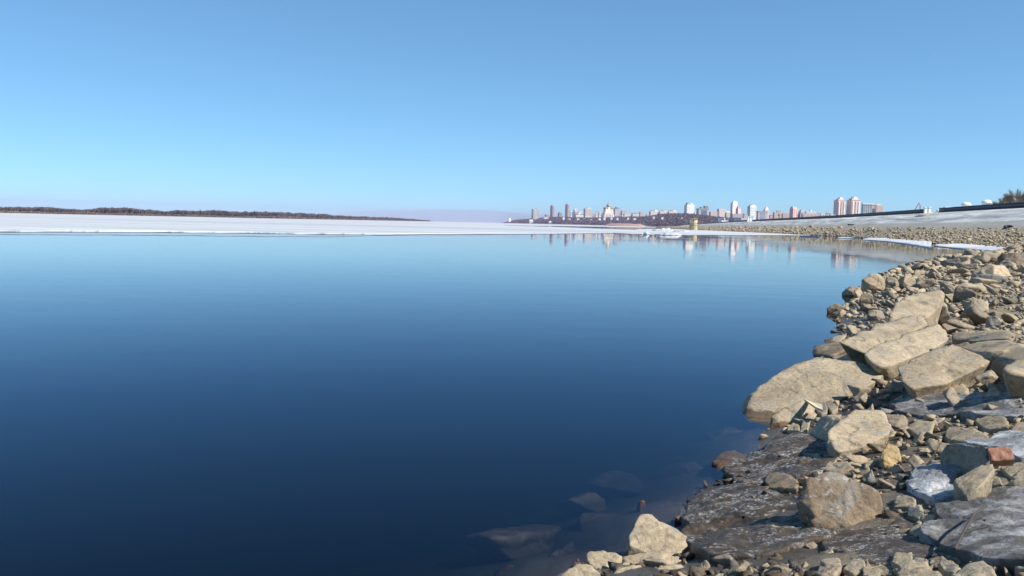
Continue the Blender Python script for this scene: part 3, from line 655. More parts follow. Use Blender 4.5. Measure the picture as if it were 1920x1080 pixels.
for k_, (x0, x1, y, dep_, lab) in enumerate(((870, 1070, 985, .07, 'long flat rock faintly seen under water, left of the shore boulders'), (1080, 1200, 955, .07, 'rock under water just behind the peaked boulder'),
        (1090, 1240, 885, .08, 'broad rock under water off the half sunk brown rock'), (880, 1010, 1050, .06, 'rock under water at the bottom of the picture'), (1195, 1290, 908, .06, 'flat stone under water beside the frozen mud'),
        (1000, 1110, 1030, .06, 'rock under water left of the four-sided tan rock'), (1040, 1150, 920, .09, 'rock under water between the broad and the long sunken rocks'), (1230, 1330, 870, .07, 'sunken slab beside the half sunk brown rock'),
        (1010, 1080, 1070, .05, 'small sunken stone off the lowest tan rock'), (1290, 1390, 805, .07, 'sunken slab off the tip of the largest slab'))):
    c_ = W((x0 + x1) / 2, y, -dep_); w_ = (x1 - x0) * c_[1] / FPX / 2; D, F = ico(5); N, P, cc = hull_planes(np.random.default_rng(400 + k_).normal(size=(14, 3)))
    V = (cc + D * soft_poly(D, N, P, 14)[:, None]); V /= np.abs(V).max(0); V *= np.array([w_, w_ * .9, .13]); V = roughen(V, D, w_, 400 + k_, .09)
    o = link('sunken_rock', fast_mesh('sunken_rock', V, F, tone=np.full(len(V), .4), smooth=True), MUDROCK, loc=(c_[0], c_[1], -dep_ - .11)); tag(o, lab, 'rock', 'rocks under water')
HERO_POLY = [hull2d(f) for f in HERO_FOOT]

# frozen mud sheets and ice patches: uneven slabs draped on the bank
def in_patch_heights(P): return ground(P, False)
PATCH_POLY = []
def patch(name, label, cat, outline, off, mat, seed, rough=0.02, edge=0.07, dome=0.0, group=None, lift=.02):
    O = []
    for x, y, h in outline: O.append(WG(x, y, lift))
    O = np.array(O); PATCH_POLY.append(O[:, :2]); c = O.mean(0)
    a = np.arctan2(O[:, 1] - c[1], O[:, 0] - c[0]); s = np.argsort(a); O = O[s]; a = a[s]
    th = np.linspace(-math.pi, math.pi, 160, endpoint=False)
    rr = np.hypot(O[:, 0] - c[0], O[:, 1] - c[1])
    r = np.interp(th, a, rr, period=2 * math.pi); hz = np.interp(th, a, O[:, 2], period=2 * math.pi)
    k = np.array([.25, .5, .25]); r = np.convolve(np.r_[r[-1], r, r[0]], k, 'valid')
    r = r * (1 + 0.13 * fbm(np.c_[np.cos(th) * 3, np.sin(th) * 3, th * 0], 4, seed) + 0.03 * fbm(np.c_[np.cos(th) * 12, np.sin(th) * 12, th * 0], 3, seed + 4))
    t = np.concatenate([np.linspace(0.02, 0.96, 44), [0.985, 1.0, 1.0, 0.97]])
    X = c[0] + np.outer(t, r * np.cos(th)); Y = c[1] + np.outer(t, r * np.sin(th))
    Z = c[2] * (1 - t[:, None] ** 1) + hz[None] * t[:, None] + dome * (1 - t[:, None] ** 2)
    P = np.c_[X.ravel(), Y.ravel()]; z = Z.ravel() + off
    q = np.c_[P, np.zeros(len(P))]
    z = z + rough * (1.2 * fbm(q * 3.0, 4, seed) + 0.5 * fbm(q * 11, 4, seed + 8) + 0.3 * np.abs(fbm(q * 26, 3, seed + 5)))
    z = z.reshape(len(t), -1); z[-3] -= 0.008; z[-2] -= edge * 0.5; z[-1] -= edge + 0.1
    V = np.c_[P, z.ravel()]; n = len(th)
    I = (np.arange(len(t) - 1)[:, None] * n + np.arange(n)[None]).ravel(); J = (np.arange(len(t) - 1)[:, None] * n + (np.arange(n)[None] + 1) % n).ravel()
    F = np.stack([I, I + n, J + n, J], 1)
    V = np.concatenate([V, [[c[0], c[1], V[:n, 2].mean()]]])
    F = np.concatenate([F, np.stack([np.arange(n), (np.arange(n) + 1) % n, np.full(n, len(V) - 1), np.full(n, len(V) - 1)], 1)[:0]]) if False else F
    org = np.array([c[0], c[1], c[2] - 0.1])
    o = link(name, fast_mesh(name, V - org, F, smooth=True), mat, loc=org.tolist())
    return tag(o, label, cat, group)
patch('frozen_mud', 'lower sheet of dark frozen mud edged with white frost beside the peaked boulder', 'frozen mud',
      [(1284, 955, .07), (1300, 935, .08), (1345, 912, .09), (1380, 906, .10), (1430, 912, .11), (1490, 930, .13), (1530, 965, .14), (1560, 1000, .14), (1500, 1025, .10), (1420, 1040, .08), (1345, 1048, .07), (1300, 1020, .07), (1296, 988, .07)], 0.0, MUDICE, 91, .04, .06, lift=.035)
patch('frozen_mud', 'upper sheet of frost crusted frozen mud beside the half sunk rock', 'frozen mud',
      [(1374, 892, .09), (1400, 862, .09), (1432, 845, .10), (1450, 824, .11), (1500, 812, .14), (1545, 835, .19), (1562, 868, .20), (1520, 890, .16), (1440, 900, .11), (1385, 908, .08)], 0.0, MUDICE, 92, .04, .06, lift=.035)
patch('frozen_mud', 'icy grey mud flat right of the biggest foreground boulder', 'frozen mud',
      [(1560, 1010, .15), (1600, 990, .18), (1660, 975, .22), (1690, 965, .24), (1710, 1000, .25), (1765, 1015, .28), (1755, 1050, .27), (1690, 1062, .24), (1640, 1060, .21), (1590, 1045, .17)], 0.01, MUDICE, 93, .012, .03, lift=.004)
patch('ice_patch', 'long patch of dirty grey ice below the undercut slab', 'ice patch',
      [(1672, 770, .42), (1700, 748, .48), (1760, 742, .52), (1830, 738, .58), (1890, 742, .64), (1912, 758, .64), (1925, 785, .62), (1880, 790, .60), (1800, 778, .55), (1730, 782, .48)], 0.03, GREYICE, 94, .03, .03, lift=.004)
patch('ice_patch', 'large dirty ice patch at the lower frame edge with a twig frozen in', 'ice patch',
      [(1762, 960, .32), (1800, 936, .36), (1860, 925, .42), (1940, 925, .48), (1960, 1000, .44), (1950, 1075, .40), (1870, 1070, .37), (1800, 1050, .34), (1760, 1030, .31), (1766, 990, .31)], 0.04, GREYICE, 95, .03, .03, lift=.004)
patch('ice_patch', 'white ice hump melting between the dark rock and the wedge rock', 'ice patch',
      [(1712, 905, .33), (1735, 882, .40), (1765, 874, .47), (1800, 874, .49), (1812, 884, .46), (1790, 895, .41), (1775, 908, .36), (1752, 922, .32), (1735, 932, .29), (1716, 925, .29)], 0.02, WHITEICE, 96, .02, .06, .03)
patch('ice_patch', 'small bluish ice lump under the wedge rock', 'ice patch',
      [(1732, 930, .31), (1760, 905, .38), (1788, 895, .40), (1800, 920, .36), (1785, 938, .32), (1755, 942, .29)], 0.01, WHITEICE, 97, .02, .06)
patch('ice_patch', 'pale ice streak behind the red brick at the frame edge', 'ice patch',
      [(1855, 826, .58), (1880, 812, .62), (1930, 815, .64), (1945, 850, .60), (1915, 868, .55), (1890, 850, .55)], 0.02, WHITEICE, 98, .02, .05)

# red brick
b0 = WG(1876, 856, .13)
root = bpy.data.objects.new('brick', None)
bm = bmesh.new(); bmesh.ops.create_cube(bm, size=1.0)
bs_ = 40 * b0[1] / FPX; bmesh.ops.scale(bm, vec=(bs_, bs_ * .78, bs_ * .48), verts=bm.verts)
bmesh.ops.bevel(bm, geom=list(bm.edges), offset=0.007, segments=2, affect='EDGES', profile=0.6)
bmesh.ops.subdivide_edges(bm, edges=[e for e in bm.edges if e.calc_length() > 0.04], cuts=5, use_grid_fill=True)
for v in bm.verts: v.co += Vector([0.008 * float(a) for a in (fbm([np.array(v.co) * 40], 3, 1)[0], fbm([np.array(v.co) * 40], 3, 2)[0], fbm([np.array(v.co) * 40], 3, 3)[0])])
me = bpy.data.meshes.new('brick'); bm.to_mesh(me); bm.free()
bmat, nt, bb, _ = new_mat('red_brick'); g_ = nd(nt, 'ShaderNodeNewGeometry')
nt.links.new(ramp(nt, noise_node(nt, g_.outputs['Position'], 45, 7, 0.7), [(0.3, (0.20, 0.095, 0.06)), (0.55, (0.31, 0.155, 0.10)), (0.75, (0.36, 0.25, 0.18))]), bb.inputs['Base Color']); bb.inputs['Roughness'].default_value = .9
nt.links.new(bump(nt, noise_node(nt, g_.outputs['Position'], 90, 6, 0.7), 0.6, 0.006), bb.inputs['Normal'])
o = link('brick', me, bmat, loc=b0.tolist()); o.rotation_euler = (R(38), R(-8), R(-14)); tag(o, 'red brick fragment lying on the stones', 'brick')

# ------------------------------------------------------------------ rubble: 230 stones as things, the rest as one mass
def random_hull(seed, flat):
    r_ = np.random.default_rng(seed); n = int(r_.integers(6, 10))
    q = r_.normal(size=(n, 3)); q /= (np.abs(q) ** 6).sum(1)[:, None] ** (1 / 6.); q *= r_.uniform(.7, 1.0, (n, 1))
    q = np.concatenate([q, -q[:2] * .8])
    return q * np.array([1.0, r_.uniform(.42, .95), r_.uniform(*flat)])
def hull_rock(seed, flat):
    bm = bmesh.new()
    for p in random_hull(seed, flat): bm.verts.new(p)
    bmesh.ops.convex_hull(bm, input=bm.verts); bmesh.ops.delete(bm, geom=[v for v in bm.verts if not v.link_faces], context='VERTS')
    bmesh.ops.triangulate(bm, faces=bm.faces); bmesh.ops.recalc_face_normals(bm, faces=bm.faces); bm.verts.index_update()
    r = np.array([v.co[:] for v in bm.verts]), np.array([[v.index for v in f.verts] for f in bm.faces]); bm.free(); return r
def cut_rock(sub, seed, flat):
    q = random_hull(seed, flat); N, P, cc = hull_planes(q); D, F = ico(sub); V = cc + D * soft_poly(D, N, P, 110)[:, None]
    V = facets(V, D, 1.5, seed, 8, .35); return roughen(V, D, 1.5, seed, 0.028), F
VAR3 = [cut_rock(4, 100 + i, (.35, .75)) for i in range(20)]
VAR1 = [hull_rock(200 + i, (.3, .8)) for i in range(40)]
VAR0 = [hull_rock(300 + i, (.4, .85)) for i in range(24)]
def sample(n, a0, a1, r0, r1, power=1.0):
    a = R(1) * rng.uniform(a0, a1, n); r = r0 * (r1 / r0) ** rng.random(n)
    return np.stack([r * np.sin(a), r * np.cos(a)], 1), r
def keep(P, hero=True):
    h = ground(P, False); ok = (h > -0.02) & ~inside(P, np.concatenate([FOOT, [(9300, 9300), (9300, -130)]]))
    if hero:
        for f in HERO_POLY: ok &= ~inside(P, f)
        for f in PATCH_POLY: ok &= ~(inside(P, hull2d(f)) & (rng.random(len(P)) > .27))
    return ok, h
S = []
P, r = sample(9000, -14, 52, 2.3, 16); ok, h = keep(P); px = np.exp(rng.normal(1.75, 0.62, len(P))); rad_ = np.clip(px * r / FPX, .012, .11); S.append(np.c_[P, h, rad_, r][ok])
P, r = sample(9500, 14, 52, 10, 62); ok, h = keep(P); px = np.exp(rng.normal(1.45, 0.75, len(P))); rad_ = np.clip(px * r / FPX, .03, .30); S.append(np.c_[P, h, rad_, r][ok])
P, r = sample(2600, 14, 52, 3.6, 11); ok, h = keep(P); px = np.exp(rng.normal(2.45, 0.42, len(P))); rad_ = np.clip(px * r / FPX, .03, .16); S.append(np.c_[P, h, rad_, r][ok & (h > .12)])
P, r = sample(5000, 20, 52, 18, 75); ok, h = keep(P); px = np.exp(rng.normal(1.35, 0.75, len(P))); rad_ = np.clip(px * r / FPX, .05, .42); S.append(np.c_[P, h, rad_, r][ok])
S = np.concatenate(S)
# larger stones do not sit inside one another
S = S[np.argsort(-S[:, 3] / S[:, 4])]; big = np.zeros(len(S), bool); M_ = 2600; acc = []
for k_ in range(min(M_, len(S))):
    q = S[k_]
    if not acc or (np.hypot(*(np.array(acc)[:, :2] - q[:2]).T) > .72 * (np.array(acc)[:, 2] + q[3])).all(): acc.append((q[0], q[1], q[3])); big[k_] = True
big[M_:] = True; S = S[big]
pj = project(S[:, :3]); vis = (pj[:, 0] > -20) & (pj[:, 0] < 1940) & (pj[:, 1] > 440) & (pj[:, 1] < 1090) & (pj[:, 2] > 0)
app = np.where(vis, S[:, 3] / S[:, 4], 0) * FPX
order = np.argsort(-app); NT = 232
chosen = order[:NT]; rest = order[NT:]
import re
ORD = ['largest', 'second largest', 'third largest', 'fourth largest', 'fifth largest', 'sixth largest', 'seventh largest', 'eighth largest', 'ninth largest', 'tenth largest', 'eleventh largest', 'twelfth largest', 'thirteenth largest', 'fourteenth largest', 'fifteenth largest']
LM = []
for o in [x for x in C.objects if x.name.split('.')[0] == 'rock']:
    sh = re.split(r',| with | lying | standing | sitting | tucked | leaning | joined | reaching | sticking | at the | beside | below | between | cut by | on the | in the | left of| right of| next to| behind| under | above| frozen|, |, its | near ', o['label'])[0]
    bb = [o.matrix_world @ Vector(c) if False else Vector(c) + o.location for c in o.bound_box]; q = project(np.array([b[:] for b in bb]))[:, :2]
    LM.append((sh, (q[:, 0].min() + q[:, 0].max()) / 2, (q[:, 1].min() + q[:, 1].max()) / 2))
cnt = {}
for l in LM: cnt[l[0]] = cnt.get(l[0], 0) + 1
LM = [l for l in LM if cnt[l[0]] == 1 and 3 <= len(l[0].split()) <= 8]
USED = {}
def stone_label(colour, x, y):
    sh, lx, ly = min(LM, key=lambda l: math.hypot(l[1] - x, (l[2] - y) * 1.5))
    dx, dy = x - lx, (y - ly) * 1.5
    side = ('right of' if dx > 0 else 'left of') if abs(dx) > abs(dy) else ('below' if dy > 0 else 'above')
    k = USED.get((colour, sh, side), 0); USED[colour, sh, side] = k + 1
    return '%s %s stone just %s the %s' % (ORD[min(k, 14)], colour, side, sh)
vmesh = [fast_mesh('stone', v, f, tone=np.full(len(v), i * .07), smooth=True) for i, (v, f) in enumerate(VAR3)]
vm = {}
for i, me in enumerate(vmesh):
    for mname, mt in (('t', TAN), ('p', PALE), ('g', GREY), ('m', MUDROCK)):
        c = me.copy(); c.materials.append(mt); vm[i, mname] = c
for k in chosen:
    x, y, h, s, r = S[k]; q = pj[k]
    muddy = h < 0.16 and q[0] < 1640 and q[1] > 880
    key = 'm' if (muddy and rng.random() < .25) else rng.choice(['t', 'p', 'g'], p=[.58, .36, .06])
    o = bpy.data.objects.new('stone', vm[int(rng.integers(20)), key]); C.objects.link(o)
    o.location = (x, y, h + s * rng.uniform(.1, .35)); o.scale = (s * rng.uniform(.9, 1.25), s * rng.uniform(.85, 1.15), s * rng.uniform(.8, 1.2))
    o.rotation_euler = (rng.uniform(-.45, .45), rng.uniform(-.45, .45), rng.uniform(0, 6.28))
    tag(o, stone_label({'t': 'tan', 'p': 'pale', 'g': 'grey', 'm': 'muddy'}[key], q[0], q[1]), 'stone', 'loose stones on the bank')
def bake(items, variants, zlift=(.0, .35)):
    VV = []; FF = []; TT = []; base = 0
    idx = rng.integers(len(variants), size=len(items))
    for vi, (v, f) in enumerate(variants):
        it = items[idx == vi]; n = len(it)
        if not n: continue
        e = rng.uniform(-.8, .8, (n, 2)); z = rng.uniform(0, 6.28, n)
        cz, sz = np.cos(z), np.sin(z); ca, sa = np.cos(e[:, 0]), np.sin(e[:, 0])
        Rz = np.zeros((n, 3, 3)); Rz[:, 0, 0] = cz; Rz[:, 0, 1] = -sz; Rz[:, 1, 0] = sz; Rz[:, 1, 1] = cz; Rz[:, 2, 2] = 1
        Rx = np.zeros((n, 3, 3)); Rx[:, 0, 0] = 1; Rx[:, 1, 1] = ca; Rx[:, 1, 2] = -sa; Rx[:, 2, 1] = sa; Rx[:, 2, 2] = ca
        M = np.einsum('nij,njk->nik', Rz, Rx) * (it[:, 3, None, None] * rng.uniform(.85, 1.2, (n, 1, 3)))
        Q = np.einsum('nij,vj->nvi', M, v) + np.c_[it[:, :2], it[:, 2] + it[:, 3] * rng.uniform(*zlift, n)][:, None]
        VV.append(Q.reshape(-1, 3)); FF.append((f[None] + (np.arange(n) * len(v))[:, None, None]).reshape(-1, 3) + base)
        TT.append(np.repeat(rng.random(n), len(v))); base += n * len(v)
    return np.concatenate(VV), np.concatenate(FF), np.concatenate(TT)
near = S[rest]
# far revetment
P, r = sample(150000, 8, 50, 55, 1500); ok, h = keep(P, False)
ds = poly_dist(P, SH); ok &= (rng.random(len(P)) < np.clip(1.25 - h / 2.9, .25, 1)) & (h > -0.1)
rad_ = np.clip(np.exp(rng.normal(-1.85, .50, len(P))), .08, .5) * np.clip(r / 150, 1, 2.2)
far = np.c_[P, h, rad_, r][ok]
va, fa, ta = bake(near, VAR1); vb, fb, tb = bake(far, VAR0, (.1, .4))
o = link('rubble', fast_mesh('rubble', np.concatenate([va, vb]), np.concatenate([fa, fb + len(va)]), tone=np.concatenate([ta, tb]), smooth=False), RUBBLE)
tag(o, 'loose small stones and riprap covering the bank', 'rubble', kind='stuff')

P, r = sample(2000, 6, 33, 3.4, 6.2); ok, h = keep(P); ok &= (h < .34)
it = np.c_[P, h, np.clip(np.exp(rng.normal(-3.75, .55, len(P))), .008, .07), r][ok]
v, f, t = bake(it, VAR1, (.0, .3)); tag(link('mud_clods', fast_mesh('mud_clods', v, f, tone=t), MUDROCK), 'dark frozen mud clods between the foreground stones', 'mud clods', kind='stuff')

# ------------------------------------------------------------------ ice ledges along the inlet
def ice_ledge(label, px, thick, seed, mat=ICE):
    """px: list of (column, row) of the front lip at the water and the back edge on the bank"""
    front, backp = px
    f = np.array([W(x, y, 0.0) for x, y in front]); b = np.array([W(x, y, .25) for x, y in backp])
    n = 60; t = np.linspace(0, 1, n)
    def along(L): u = np.linspace(0, 1, len(L)); return np.stack([np.interp(t, u, L[:, i]) for i in range(3)], 1)
    f, b = along(f), along(b); rows = 12; P = []
    for j in range(rows):
        s = j / (rows - 1); q = f * (1 - s) + b * s
        nz = fbm(np.c_[q[:, :2] * .6, q[:, 2] * 0 + j * .2], 4, seed)
        q[:, 2] = thick * (.35 + .8 * s ** .6) * (1 + .5 * nz); q[:, 1] += 0.7 * nz * (j == 0); P.append(q)
    lip = P[0].copy(); lip[:, 2] = -0.05; lip[:, 1] += .15; back = P[-1].copy(); back[:, 2] -= .6
    G = np.concatenate([lip[None], np.array(P), back[None]]); m = len(G)
    I = (np.arange(m - 1)[:, None] * n + np.arange(n - 1)[None]).ravel()
    org = G.reshape(-1, 3).mean(0); org[2] = 0
    o = link('ice_ledge', fast_mesh('ice_ledge', G.reshape(-1, 3) - org, np.stack([I, I + 1, I + n + 1, I + n], 1)), mat, loc=org.tolist())
    return tag(o, label, 'ice ledge', 'ice ledges on the inlet shore')
ice_ledge('long white ice ledge on the far side of the inlet', ([(1616, 450), (1660, 453), (1700, 458), (1746, 466)], [(1630, 446.5), (1670, 447), (1710, 449), (1747, 452)]), .30, 1)
ice_ledge('white ice ledge nearest the rocky point, right along the inlet', ([(1752, 462), (1800, 467), (1850, 471), (1889, 474)], [(1760, 458), (1800, 457.5), (1850, 459), (1887, 464)]), .24, 2)
ice_ledge('short scrap of shore ice left of the long ice ledge', ([(1570, 446.6), (1590, 447.6), (1601, 448.2)], [(1575, 444.6), (1590, 445), (1602, 446)]), .25, 3)
ice_ledge('thin broken shore ice far along the riprap', ([(1500, 443), (1520, 443.8), (1536, 444.4)], [(1500, 441.6), (1520, 442.2), (1536, 443)]), .25, 4)
for (x0, x1, y, d, hgt, sd, lab) in ((1224, 1262, 433, 330, 0.7, 5, 'tallest white heap of broken ice before the grey bank'), (1262, 1292, 434, 300, .5, 6, 'lower heap of broken ice left of the intake tower'),
                                    (1197, 1206, 441, 176, .35, 7, 'small ice block drifting at the ice edge'), (1207, 1216, 441, 177, .4, 8, 'second small ice block at the ice edge'),
                                    (1228, 1278, 441, 176, .28, 9, 'wide low ice floe at the edge below the ice heap')):
    c = WD((x0 + x1) / 2, y, d); w = (x1 - x0) * d / FPX / 2
    D, F = ico(4); V = D * np.array([w, w * .8, hgt]); V[:, 2] = np.maximum(V[:, 2], -.1)
    V[:, 2] *= 1 + .7 * fbm(V * np.array([.5, .5, .0]) + sd, 4, sd); V += D * (fbm(V * .8, 3, sd) * .3)[:, None]; V = facets(V, D, w, sd, 40, 1.6)
    o = link('ice_heap', fast_mesh('ice_heap', V, F), ICE, loc=(c[0], c[1], 0.08)); tag(o, lab, 'ice heap')

# ------------------------------------------------------------------ intake tower
c = WD(1300, 431, 505); TZ = 0.0
root = empty('intake_tower', (c[0], c[1], 0), R(-4)); tag(root, 'squat weathered masonry tower standing alone at the waterline', 'tower')
STONE = plain('tower_masonry', (0.40, 0.32, 0.20), .9, .3, .8); STONEL = plain('tower_render', (0.62, 0.52, 0.34), .9, .2, .8); ROOFB = plain('tower_roof', (0.17, 0.13, 0.11), .9, .2, 1)
mb = MB(); mb.lathe([(2.35, -.6), (2.25, 2.6), (2.15, 4.3), (2.15, 4.35)], 12); mb.build('shaft', STONE, root)
mb = MB(); mb.lathe([(2.22, 2.55), (2.32, 2.58), (2.32, 2.78), (2.2, 2.8)], 12); mb.build('string_course', ROOFB, root)
mb = MB(); mb.lathe([(2.3, 4.3), (2.34, 4.32), (2.3, 6.3), (2.3, 6.35)], 12); wl = mb.build('upper_wall', STONEL, root)
mb = MB(); mb.box(-.75, 0.0, -2.34, -2.1, 5.0, 5.9); mb.build('window', BLACK, wl)
mb = MB(); mb.lathe([(2.7, 6.3), (2.75, 6.35), (2.6, 6.6), (1.0, 7.1), (.1, 7.2)], 12); mb.build('roof', ROOFB, root)
mb = MB(); mb.box(2.2, 3.4, -.9, .9, 5.6, 5.8); mb.box(3.15, 3.35, -.8, -.6, 2.4, 5.6); mb.box(3.15, 3.35, .6, .8, 2.4, 5.6); mb.build('platform', plain('rusty_steel', (.28, .16, .12), .8, .3, 1), root)

# ------------------------------------------------------------------ island with its bare wood
ix = np.array([-900, -300, 0, 250, 500, 600, 700, 770, 806]); iy = np.array([820, 900, 960, 1150, 1440, 1800, 2400, 3100, 3600]); ih = np.array([8.6, 8.6, 8.6, 9.8, 12, 12.5, 13, 11.5, 8.0])
xs = np.linspace(-900, 812, 500); sl_ = np.array([(lambda d: d[0] / d[1])(ray(x, 410.0)) for x in xs]); dd = np.interp(xs, ix, iy)
rows = [(-14, -.3), (0, .25), (10, .7), (60, 1.1), (260, 1.1), (300, -.4)]
G = np.stack([np.stack([(dd + a * dd / 1200) * sl_, dd + a * dd / 1200, np.full(len(xs), z)], 1) for a, z in rows]); n = len(xs)
I = (np.arange(len(rows) - 1)[:, None] * n + np.arange(n - 1)[None]).ravel()
o = link('island', fast_mesh('island', G.reshape(-1, 3), np.stack([I, I + 1, I + n + 1, I + n], 1)), REEDMAT); tag(o, kind='structure', label='low wooded island across the ice')
def tuft(seed, nb, spread, width, lean=.5, low=.15):
    """a bare tree or bush for distant woods: thin upright ribbons fanning from a stem; unit height"""
    r_ = np.random.default_rng(seed); V = []; F = []
    for b in range(nb):
        a = r_.uniform(0, 6.28); z0 = r_.uniform(0, .5) if b else 0; z1 = r_.uniform(.55, 1.0) if b else 1.0
        rr = spread * r_.uniform(.2, 1) * (1 if b else .1); p0 = np.array([0, 0, z0 * .6]); p1 = np.array([rr * math.cos(a), rr * math.sin(a), z1])
        w = width * r_.uniform(.6, 1.4); t = r_.uniform(0, 3.14); dx = np.array([math.cos(t), math.sin(t), 0]) * w
        mid = (p0 + p1) / 2 + np.array([0, 0, .05]); k = len(V)
        V += [p0 - dx * .5, p0 + dx * .5, mid + dx, mid - dx, p1 + dx * .5, p1 - dx * .5]; F += [(k, k + 1, k + 2), (k, k + 2, k + 3), (k + 3, k + 2, k + 4), (k + 3, k + 4, k + 5)]
    return np.array(V), np.array(F)
TREES = [tuft(s, 15, .42, .045) for s in range(8)]; BUSH = [tuft(50 + s, 12, .7, .09) for s in range(6)]
def grow(pos, hts, variants):
    VV = []; FF = []; base = 0; idx = rng.integers(len(variants), size=len(pos))
    for vi, (v, f) in enumerate(variants):
        p = pos[idx == vi]; h = hts[idx == vi]; n = len(p)
        if not n: continue
        z = rng.uniform(0, 6.28, n); cz, sz = np.cos(z), np.sin(z); wf = rng.uniform(.8, 1.4, n)
        X = (v[None, :, 0] * cz[:, None] - v[None, :, 1] * sz[:, None]) * (h * wf)[:, None]; Y = (v[None, :, 0] * sz[:, None] + v[None, :, 1] * cz[:, None]) * (h * wf)[:, None]
        Q = np.stack([X + p[:, None, 0], Y + p[:, None, 1], v[None, :, 2] * h[:, None] + p[:, None, 2]], 2)
        VV.append(Q.reshape(-1, 3)); FF.append((f[None] + (np.arange(n) * len(v))[:, None, None]).reshape(-1, 3) + base); base += n * len(v)
    return np.concatenate(VV), np.concatenate(FF)
n = 9000; px_ = rng.uniform(-700, 806, n); d0 = np.interp(px_, ix, iy); dpt = rng.random(n) ** 1.6
s_ = np.array([(lambda d: d[0] / d[1])(ray(x, 410.0)) for x in px_]); D_ = d0 + (12 + dpt * 150) * d0 / 1200
env = .78 + .34 * fbm(np.c_[px_ * .02, dpt * 0, dpt * 0], 4, 4) + .10 * fbm(np.c_[px_ * .15, dpt, dpt * 0], 2, 5)
ht = np.interp(px_, ix, ih) * env * rng.uniform(.72, 1.12, n)
v, f = grow(np.c_[D_ * s_, D_, np.full(n, .6)], ht, TREES)
tag(link('woodland', fast_mesh('woodland', v, f), WOODMAT), 'belt of bare brown trees on the far island', 'woodland', kind='stuff')
n = 5000; px_ = rng.uniform(-700, 806, n); d0 = np.interp(px_, ix, iy); s_ = np.array([(lambda d: d[0] / d[1])(ray(x, 410.0)) for x in px_]); D_ = d0 + rng.uniform(-2, 16, n) * d0 / 1200
v, f = grow(np.c_[D_ * s_, D_, np.full(n, .2)], np.interp(px_, ix, ih) * rng.uniform(.16, .36, n) * (1 + .4 * fbm(np.c_[px_ * .02, px_ * 0, px_ * 0], 3, 14)), BUSH)
tag(link('reeds', fast_mesh('reeds', v, f), REEDMAT), 'fringe of dry tan reeds along the island shore', 'reeds', kind='stuff')
def bare_tree(label, base, height, spread, seed, group, limbs=26, twigs=700, tw=.02, cat='tree'):
    r_ = random.Random(seed); root = empty('bare_tree', base); tag(root, label, cat, group); mb = MB(); cr = MB()
    fork = Vector((0, 0, height * .16)); mb.bar((0, 0, -.1), fork, height * .03, height * .024, 7); axes = []
    for _ in range(limbs):
        a = r_.uniform(0, 6.28); e = math.acos(r_.uniform(.05, 1)) ; rad_x = height * spread
        tip = fork + Vector((rad_x * math.sin(e) * math.cos(a), rad_x * math.sin(e) * math.sin(a), height * .82 * math.cos(e) ** .8)) * r_.uniform(.72, 1.0)
        mid = fork.lerp(tip, .5) + Vector((r_.uniform(-1, 1), r_.uniform(-1, 1), .8)) * height * .04
        r0 = height * .011; mb.bar(fork, mid, r0, r0 * .7, 5); mb.bar(mid, tip, r0 * .7, r0 * .25, 4); axes.append((mid, tip))
    for k in range(twigs):
        m_, t_ = r_.choice(axes); a = m_.lerp(t_, r_.random()); d = (t_ - m_).normalized()
        e = (d * .9 + Vector((r_.uniform(-1, 1), r_.uniform(-1, 1), r_.uniform(-.3, 1)))).normalized(); cr.bar(a, a + e * height * r_.uniform(.06, .17), tw, tw * .35, 3)
    mb.build('trunk', BARK, root); cr.build('crown', TWIG, root); return root
for x, y, hh, lab in ((175, 400, 11, 'lone taller tree sticking up from the island wood, leftmost'), (235, 401, 11.5, 'lone taller tree above the island wood, middle one'), (260, 402, 12.5, 'lone taller tree above the island wood, rightmost')):
    d = float(np.interp(x, ix, iy)) + 30; p = WD(x, y, d); bare_tree(lab, (p[0], p[1], .5), hh, .35, int(x), 'taller trees on the island', 14, 160, .05)

# ------------------------------------------------------------------ city hill
kx = np.array([940, 950, 958, 968, 1000, 1030, 1060, 1100, 1140, 1180, 1210, 1240, 1275, 1300, 1340, 1400, 1450, 1500, 1560, 1700])
kg = np.array([.4, 2, 6, 11, 15, 23, 24, 22, 23, 25, 26, 34, 36, 33, 26, 17, 11, 8, 7, 7.0])
ks = np.array([3850, 3750, 3700, 3650, 3450, 3350, 3250, 3100, 2900, 2700, 2600, 2450, 2350, 2250, 2150, 2000, 1800, 1650, 1500, 1400.])
def slope_x(x): d = ray(x, 415.0); return d[0] / d[1]
_sx = np.array([slope_x(x) for x in kx])
def hill_z(X, Y):
    px = np.interp(np.asarray(X) / np.asarray(Y), _sx, kx); s = np.interp(px, kx, ks); g = np.interp(px, kx, kg)
    t = np.clip((np.asarray(Y) - s) / 330.0, 0, 1); return g * (t ** .8) + .3
xs = np.linspace(938, 1700, 400); sl_ = np.array([slope_x(x) for x in xs]); s0 = np.interp(xs, kx, ks)
rows = np.concatenate([np.linspace(-10, 330, 26), np.linspace(380, 1800, 12), [3600.]])
Y = s0[None] + rows[:, None]; X = Y * sl_[None]; Z = hill_z(X.ravel(), Y.ravel()).reshape(X.shape)
Z = Z + 1.2 * fbm(np.c_[X.ravel() * .02, Y.ravel() * .02, X.ravel() * 0], 4, 3).reshape(X.shape); Z[0] = -.5
n = len(xs); I = (np.arange(len(rows) - 1)[:, None] * n + np.arange(n - 1)[None]).ravel()
HILL = plain('hill_earth', (0.12, 0.10, 0.085), .95, .3, .02)
o = link('hill', fast_mesh('hill', np.stack([X, Y, Z], 2).reshape(-1, 3), np.stack([I, I + 1, I + n + 1, I + n], 1), smooth=True), HILL); tag(o, kind='structure', label='wooded city hill above the river')
n = 6500; px_ = rng.uniform(945, 1420, n); u = rng.random(n); Y = np.interp(px_, kx, ks) + 5 + 420 * u; X = Y * np.array([slope_x(x) for x in px_])
